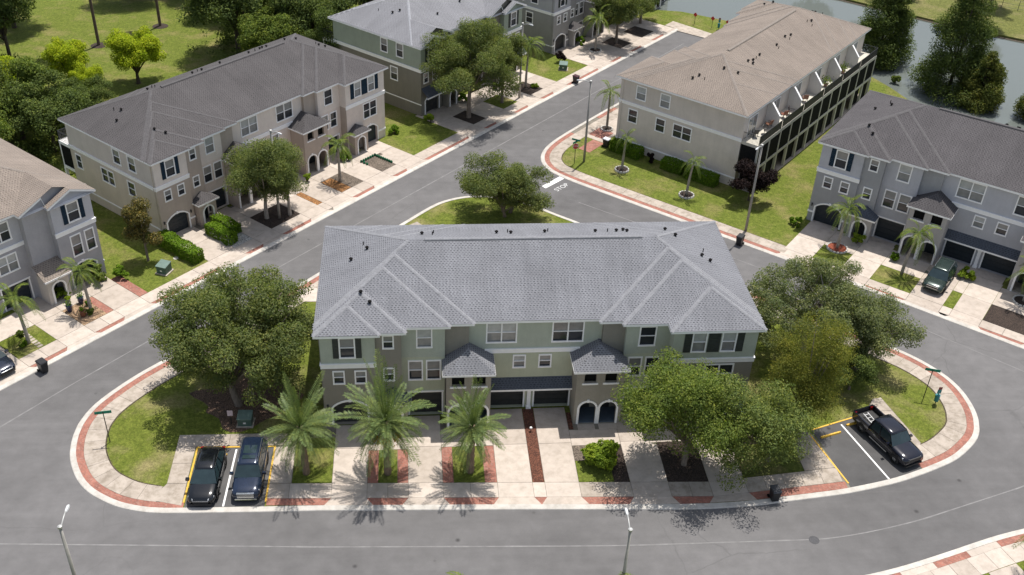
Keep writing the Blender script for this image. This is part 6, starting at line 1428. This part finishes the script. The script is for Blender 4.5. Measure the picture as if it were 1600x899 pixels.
def vehicle(name, label, loc, rz, paint, spec, group='parked vehicles'):
    """x points to the nose. spec: stations of the lower body and the cabin"""
    t = empty(name, (loc[0], loc[1], spec.get('z', .066)), rz); tag(t, label, spec['cat'], group)
    S = []
    for x, w, top, bot in spec['body']:
        sh = top-(.1 if top > .8 else .06)
        half = [(0, top+.02), (w*.5, top+.012), (w*.82, top-.015), (w*.95, sh), (w, sh-.16), (w*1.005, (sh+bot)/2-.03), (w*.985, bot+.14), (w*.93, bot)]
        ring = [(x, -y, z) for y, z in half[::-1]]+[(x, y, z) for y, z in half[1:]]
        S.append(ring)
    body = loft(S).build('body', paint, t, True)
    me = body.data; bm_ = None
    # cabin: glass all round, painted roof and pillars
    c = spec['cabin']; xr0, xr1, xf1, xf0 = c['x']; zb, zt = c['z']; wb, wt = c['w']; n = 7
    def ringc(x0, x1, w, z, cr=0.0): return [(x0, -w, z), (x1, -w, z), (x1, w, z), (x0, w, z)]
    def lerp(a, b, f): return a+(b-a)*f
    secs = []
    for f in (0, .5, 1.0):
        secs.append([(lerp(xr0, xr1, f), -lerp(wb, wt, f), lerp(zb, zt, f)), (lerp(xf0, xf1, f), -lerp(wb, wt, f), lerp(zb, zt, f)), (lerp(xf0, xf1, f)+.06*(1-f*.3), 0, lerp(zb, zt, f)), (lerp(xf0, xf1, f), lerp(wb, wt, f), lerp(zb, zt, f)), (lerp(xr0, xr1, f), lerp(wb, wt, f), lerp(zb, zt, f)), (lerp(xr0, xr1, f)-.04*(1-f*.3), 0, lerp(zb, zt, f))])
    loft(secs).build('windows', CARGLASS, t)
    rs = []
    for x, k, dz in ((xr1-.1, .93, -.05), (xr1+.05, .985, .0), (lerp(xr1, xf1, .35), 1.0, .045), (lerp(xr1, xf1, .7), 1.0, .04), (xf1-.02, .985, .0), (xf1+.1, .93, -.055)):
        w = (wt+.03)*k; rs.append([(x, -w, zt-.05+dz), (x, -w*.98, zt+.0+dz), (x, -w*.6, zt+.035+dz), (x, 0, zt+.045+dz), (x, w*.6, zt+.035+dz), (x, w*.98, zt+dz), (x, w, zt-.05+dz)])
    rf = loft(rs).build('roof', paint, t, True)
    if c.get('sunroof'):
        for a, b in c['sunroof']: MB().box(a, b, -wt*.62, wt*.62, zt+.04, zt+.088).build('sunroof', CARGLASS, rf)
    if c.get('rails'):
        for s in (-1, 1): MB().tube([(xr1+.1, s*wt*.92, zt+.03), (xr1+.25, s*wt*.92, zt+.1), (xf1-.3, s*wt*.92, zt+.1), (xf1-.1, s*wt*.92, zt+.03)], [.025]*4, 6).build('roof_rail', CHROME, rf)
    for s in (-1, 1):
        pm = MB()
        def strip(xa0, xa1, w_):
            pm.add([(xa0-w_, s*(wb+.012), zb), (xa0+w_, s*(wb+.012), zb), (xa1+w_*.8, s*(wt+.018), zt), (xa1-w_*.8, s*(wt+.018), zt)], [(0, 1, 2, 3)])
        strip(xf0-.02, xf1-.02, .06); strip(xr0+.06, xr1+.06, .1)
        for q in c['pillars']: strip(lerp(xr0, xf0, q), lerp(xr1, xf1, q), .05)
        pm.build('pillar', paint, t)
    wr, wx, tw = spec['wheel']
    L0 = spec['body'][0][0]; L1 = spec['body'][-1][0]; wm = max(b[1] for b in spec['body'])
    for x in wx:
        for s in (-1, 1):
            y = s*(wm-tw*.5+.02); pr = [(wr*.62, -tw/2), (wr*.94, -tw/2), (wr, -tw*.3), (wr, tw*.3), (wr*.94, tw/2), (wr*.62, tw/2)]
            seg = 22; vs = []; fs = []
            for r_, o in pr:
                for k in range(seg): a = 2*math.pi*k/seg; vs.append((x+r_*math.cos(a), y+o, wr+r_*math.sin(a)))
            for i in range(len(pr)-1):
                for k in range(seg): fs.append((i*seg+k, (i+1)*seg+k, (i+1)*seg+(k+1) % seg, i*seg+(k+1) % seg))
            wh = MB().add(vs, fs).build('wheel', TYRE, t, True)
            rmb = MB(); yo = y+s*tw*.36
            for k in range(6):
                a = 2*math.pi*k/6; ca, sa = math.cos(a), math.sin(a); q = .055
                rmb.add([(x-sa*q, yo, wr+ca*q), (x+sa*q, yo, wr-ca*q), (x+ca*wr*.62+sa*q*1.4, yo-s*.02, wr+sa*wr*.62-ca*q*1.4), (x+ca*wr*.62-sa*q*1.4, yo-s*.02, wr+sa*wr*.62+ca*q*1.4)], [(0, 1, 2, 3), (3, 2, 1, 0)])
            vs = [(x+wr*.64*math.cos(2*math.pi*k/18), yo-s*.06, wr+wr*.64*math.sin(2*math.pi*k/18)) for k in range(18)]; rmb.add(vs, [tuple(range(18)), tuple(range(17, -1, -1))])
            rmb.build('rim', RIM, wh)
            # dark wheel arch lip
            vs = []; ra = wr*1.16; k2 = 14
            for k in range(k2+1):
                a = math.pi*k/k2; vs += [(x+ra*math.cos(a), s*(wm+.012), wr*.95+ra*math.sin(a)), (x+wr*.5*math.cos(a), s*(wm+.006), wr*.95+wr*.5*math.sin(a))]
            MB().add(vs, [(2*k, 2*k+1, 2*k+3, 2*k+2) for k in range(k2)]+[(2*k+2, 2*k+3, 2*k+1, 2*k) for k in range(k2)]).build('wheel_arch', TRIMB, t)
    f = spec['front']; fx = L1; w = f['w']
    g = MB(); g.box(fx-.12, fx+f.get('gp', .02), -f['gw'], f['gw'], f['gz'][0], f['gz'][1]); gr = g.build('grille', TRIMB, t)
    if f.get('chrome'):
        cm = MB(); zz0, zz1 = f['gz']
        cm.box(fx-.1, fx+f.get('gp', .02)+.02, -f['gw']-.02, f['gw']+.02, zz1-.01, zz1+.04); cm.box(fx-.1, fx+f.get('gp', .02)+.015, -f['gw'], f['gw'], zz0-.03, zz0+.01)
        if f.get('bars'):
            for k in range(f['bars']): zc = zz0+(zz1-zz0)*(k+.5)/f['bars']; cm.box(fx-.05, fx+f.get('gp', .02)+.012, -f['gw'], f['gw'], zc-.018, zc+.018)
        cm.build('grille_trim', CHROME, gr)
    for s in (-1, 1):
        a, b = f['lx']; z0, z1 = f['lz']
        y0, y1 = s*w*.58, s*w*.96
        MB().add([(fx-.02, y0, z0), (fx-.34, y1, z0+.02), (fx-.4, y1, z1+.02), (fx-.1, y0, z1), (fx+.03, y0, z0), (fx-.28, y1+s*.03, z0+.02), (fx-.36, y1+s*.03, z1+.02), (fx-.06, y0, z1+.01)], [(4, 5, 6, 7), (7, 6, 5, 4), (0, 4, 7, 3), (1, 2, 6, 5), (2, 3, 7, 6), (0, 1, 5, 4)]).build('headlight', HEADL, t)
        tz = spec['tail']; MB().box(L0-.02, L0+.1, s*w*.72 if s > 0 else -w*.97, s*w*.97 if s > 0 else -w*.72, tz[0], tz[1]).build('tail_light', TAIL, t)
        mx = xf0-.32; mm = MB(); mm.box(mx-.08, mx+.1, s*(wb+.06) if s > 0 else -(wb+.3), s*(wb+.3) if s > 0 else -(wb+.06), zb+.02, zb+.19); mm.build('wing_mirror', paint, t)
        MB().box(xr0+.3, xf0-.3, s*(wm+.004) if s > 0 else -(wm+.022), s*(wm+.022) if s > 0 else -(wm+.004), .36, .44).build('sill_trim', spec.get('silltrim', TRIMB), t)
    MB().box(fx-.15, fx+.05, -w*.8, w*.8, .3, .42).build('bumper', spec.get('bumper', TRIMB), t); MB().box(L0-.05, L0+.15, -w*.85, w*.85, .34, .5).build('bumper', spec.get('bumper', TRIMB), t)
    MB().box(L0-.03, L0, -.26, .26, .62, .74).build('number_plate', WPAINT, t)
    return t
P_BLACK = m_gloss('black car paint', (.005, .006, .008), .16, .1, .5); P_BLUE = m_gloss('dark blue car paint', (.014, .024, .05), .18, .3, .5); P_NAVY = m_gloss('navy truck paint', (.006, .007, .015), .16, .2, .5); P_GREEN = m_gloss('grey green car paint', (.03, .048, .043), .22, .35, .5)
SUV1 = dict(cat='car', body=[(-2.35, .72, .78, .42), (-2.28, .86, 1.0, .34), (-1.9, .94, 1.04, .28), (-.9, .96, 1.03, .24), (.5, .96, 1.02, .24), (1.05, .95, 1.0, .25), (1.8, .93, .92, .28), (2.2, .86, .82, .32), (2.38, .7, .7, .36)], cabin=dict(x=(-2.1, -1.45, .3, 1.15), z=(1.0, 1.6), w=(.9, .64), pillars=(.42, .7)), wheel=(.37, (-1.42, 1.45), .24), front=dict(w=.86, gw=.5, gz=(.4, .62), lz=(.68, .76), lx=(0, 0), chrome=True), tail=(.8, .95))
SUV2 = dict(cat='SUV', body=[(-2.45, .82, .9, .42), (-2.4, .93, 1.08, .36), (-2.0, .97, 1.12, .3), (-.9, .99, 1.1, .26), (.6, .99, 1.09, .26), (1.1, .98, 1.08, .26), (1.9, .97, 1.02, .3), (2.35, .92, .94, .34), (2.5, .82, .84, .38)], cabin=dict(x=(-2.38, -2.1, .45, 1.15), z=(1.08, 1.74), w=(.93, .72), pillars=(.3, .6), sunroof=((-1.25, -.45), (-.25, .1)), rails=True), wheel=(.39, (-1.45, 1.5), .25), front=dict(w=.92, gw=.56, gz=(.56, .86), lz=(.72, .88), lx=(0, 0), chrome=True, bars=3, gp=.04), tail=(.85, 1.1), bumper=CHROME)
SUV3 = dict(cat='SUV', body=[(-2.3, .82, .9, .44), (-2.25, .92, 1.06, .38), (-1.9, .95, 1.1, .32), (-.8, .97, 1.09, .28), (.55, .97, 1.08, .28), (1.05, .96, 1.06, .28), (1.85, .94, 1.0, .32), (2.25, .88, .93, .36), (2.38, .78, .84, .4)], cabin=dict(x=(-2.22, -1.85, .4, 1.1), z=(1.06, 1.72), w=(.91, .7), pillars=(.32, .62), rails=True), wheel=(.39, (-1.4, 1.45), .25), front=dict(w=.88, gw=.5, gz=(.68, .86), lz=(.7, .86), lx=(0, 0), chrome=True, gp=.03), tail=(.85, 1.1), z=.09)
SEDAN = dict(cat='car', body=[(-2.35, .72, .76, .4), (-2.25, .85, .94, .34), (-1.7, .9, .98, .26), (-.8, .91, .95, .22), (.5, .91, .94, .22), (1.0, .9, .93, .22), (1.8, .88, .84, .26), (2.2, .8, .74, .3), (2.35, .66, .64, .34)], cabin=dict(x=(-1.75, -.95, .25, 1.05), z=(.93, 1.43), w=(.85, .6), pillars=(.45, .75)), wheel=(.34, (-1.38, 1.4), .22), front=dict(w=.8, gw=.45, gz=(.38, .58), lz=(.6, .7), lx=(0, 0), chrome=True), tail=(.72, .86), z=.09)
vehicle('parked_car', 'black crossover car with pale headlight strip in the west parking bay', (-14.5, 53.15), rad(-92), P_BLACK, SUV1).scale = (1.05, 1.02, 1.03)
vehicle('parked_suv', 'dark blue SUV with roof rails and twin sunroof in the west parking bay', (-11.6, 53.5), rad(-91), P_BLUE, SUV2)
vehicle('parked_suv', 'grey green SUV on the drive of the blue grey block', (48.6, 75.7), K_ANG-rad(90), P_GREEN, SUV3)
vehicle('parked_car', 'dark blue sedan cut by the left edge on the slate blue drive', (-33.2, 66.9), W_ANG-rad(90), m_gloss('blue black car paint', (.012, .017, .035), .15, .3, 1.0), SEDAN)
TRUCK = dict(cat='pickup', body=[(-2.85, .88, .74, .44), (-2.8, .97, .76, .4), (-2.2, 1.0, .76, .36), (-1.15, 1.0, .76, .34), (-1.1, 1.0, 1.16, .34), (.6, 1.0, 1.16, .34), (1.15, 1.0, 1.15, .34), (2.2, .99, 1.08, .36), (2.7, .95, 1.02, .4), (2.85, .84, .9, .44)], cabin=dict(x=(-1.08, -.95, .75, 1.35), z=(1.14, 1.86), w=(.93, .74), pillars=(.45,)), wheel=(.42, (-1.75, 1.85), .28), front=dict(w=.95, gw=.56, gz=(.66, .96), lz=(.8, .96), lx=(0, 0), gp=.03), tail=(.8, 1.1), silltrim=CHROME)
tk = vehicle('pickup_truck', 'dark navy pickup with a white rack in its open bed in the east parking bay', (35.15, 54.7), rad(-70), P_NAVY, TRUCK)
for s in (-1, 1): MB().box(-2.84, -1.1, .9 if s > 0 else -1.0, 1.0 if s > 0 else -.9, .7, 1.2).build('bed_side', P_NAVY, tk)
MB().box(-2.92, -2.82, -.92, .92, .62, 1.19).build('tailgate', P_NAVY, tk); MB().box(-2.82, -1.1, -.9, .9, .775, .8).build('bed_liner', TRIMB, tk)
t = empty('ladder_rack', (0, 0, 0)); tag(t, 'white metal rack lying in the bed of the navy pickup', 'rack')
c_, s_ = math.cos(rad(-70)), math.sin(rad(-70))
def TB(x, y): return (35.15+c_*x-s_*y, 54.7+s_*x+c_*y)
t.location = (*TB(-1.75, -.1), .9); t.rotation_euler = (0, 0, rad(-70))
for y in (-.2, .2): MB().tube([(-.7, y, .2), (.5, y, .02)], [.03, .03], 6).build('rail', WPAINT, t)
for k in range(4): MB().tube([(-.55+k*.33, -.2, .18-k*.05), (-.55+k*.33, .2, .18-k*.05)], [.022, .022], 6).build('rung', WPAINT, t)

# chain-link fence along the park beyond the pond
t = empty('park_fence', (0, 0, .3)); tag(t, 'thin dark fence along the park beyond the pond', 'fence')
pts = [(80, 158), (90, 151.5), (100, 145), (112, 138)]
for i in range(len(pts)-1):
    (x0, y0), (x1, y1) = pts[i], pts[i+1]
    for k in range(5): f = k/5; MB().tube([(x0+(x1-x0)*f, y0+(y1-y0)*f, -.1), (x0+(x1-x0)*f, y0+(y1-y0)*f, 1.5)], [.04, .04], 5).build('fence_post', DARKMETAL, t)
    for z in (.2, .8, 1.45): MB().tube([(x0, y0, z), (x1, y1, z)], [.02, .02], 5).build('fence_rail', DARKMETAL, t)
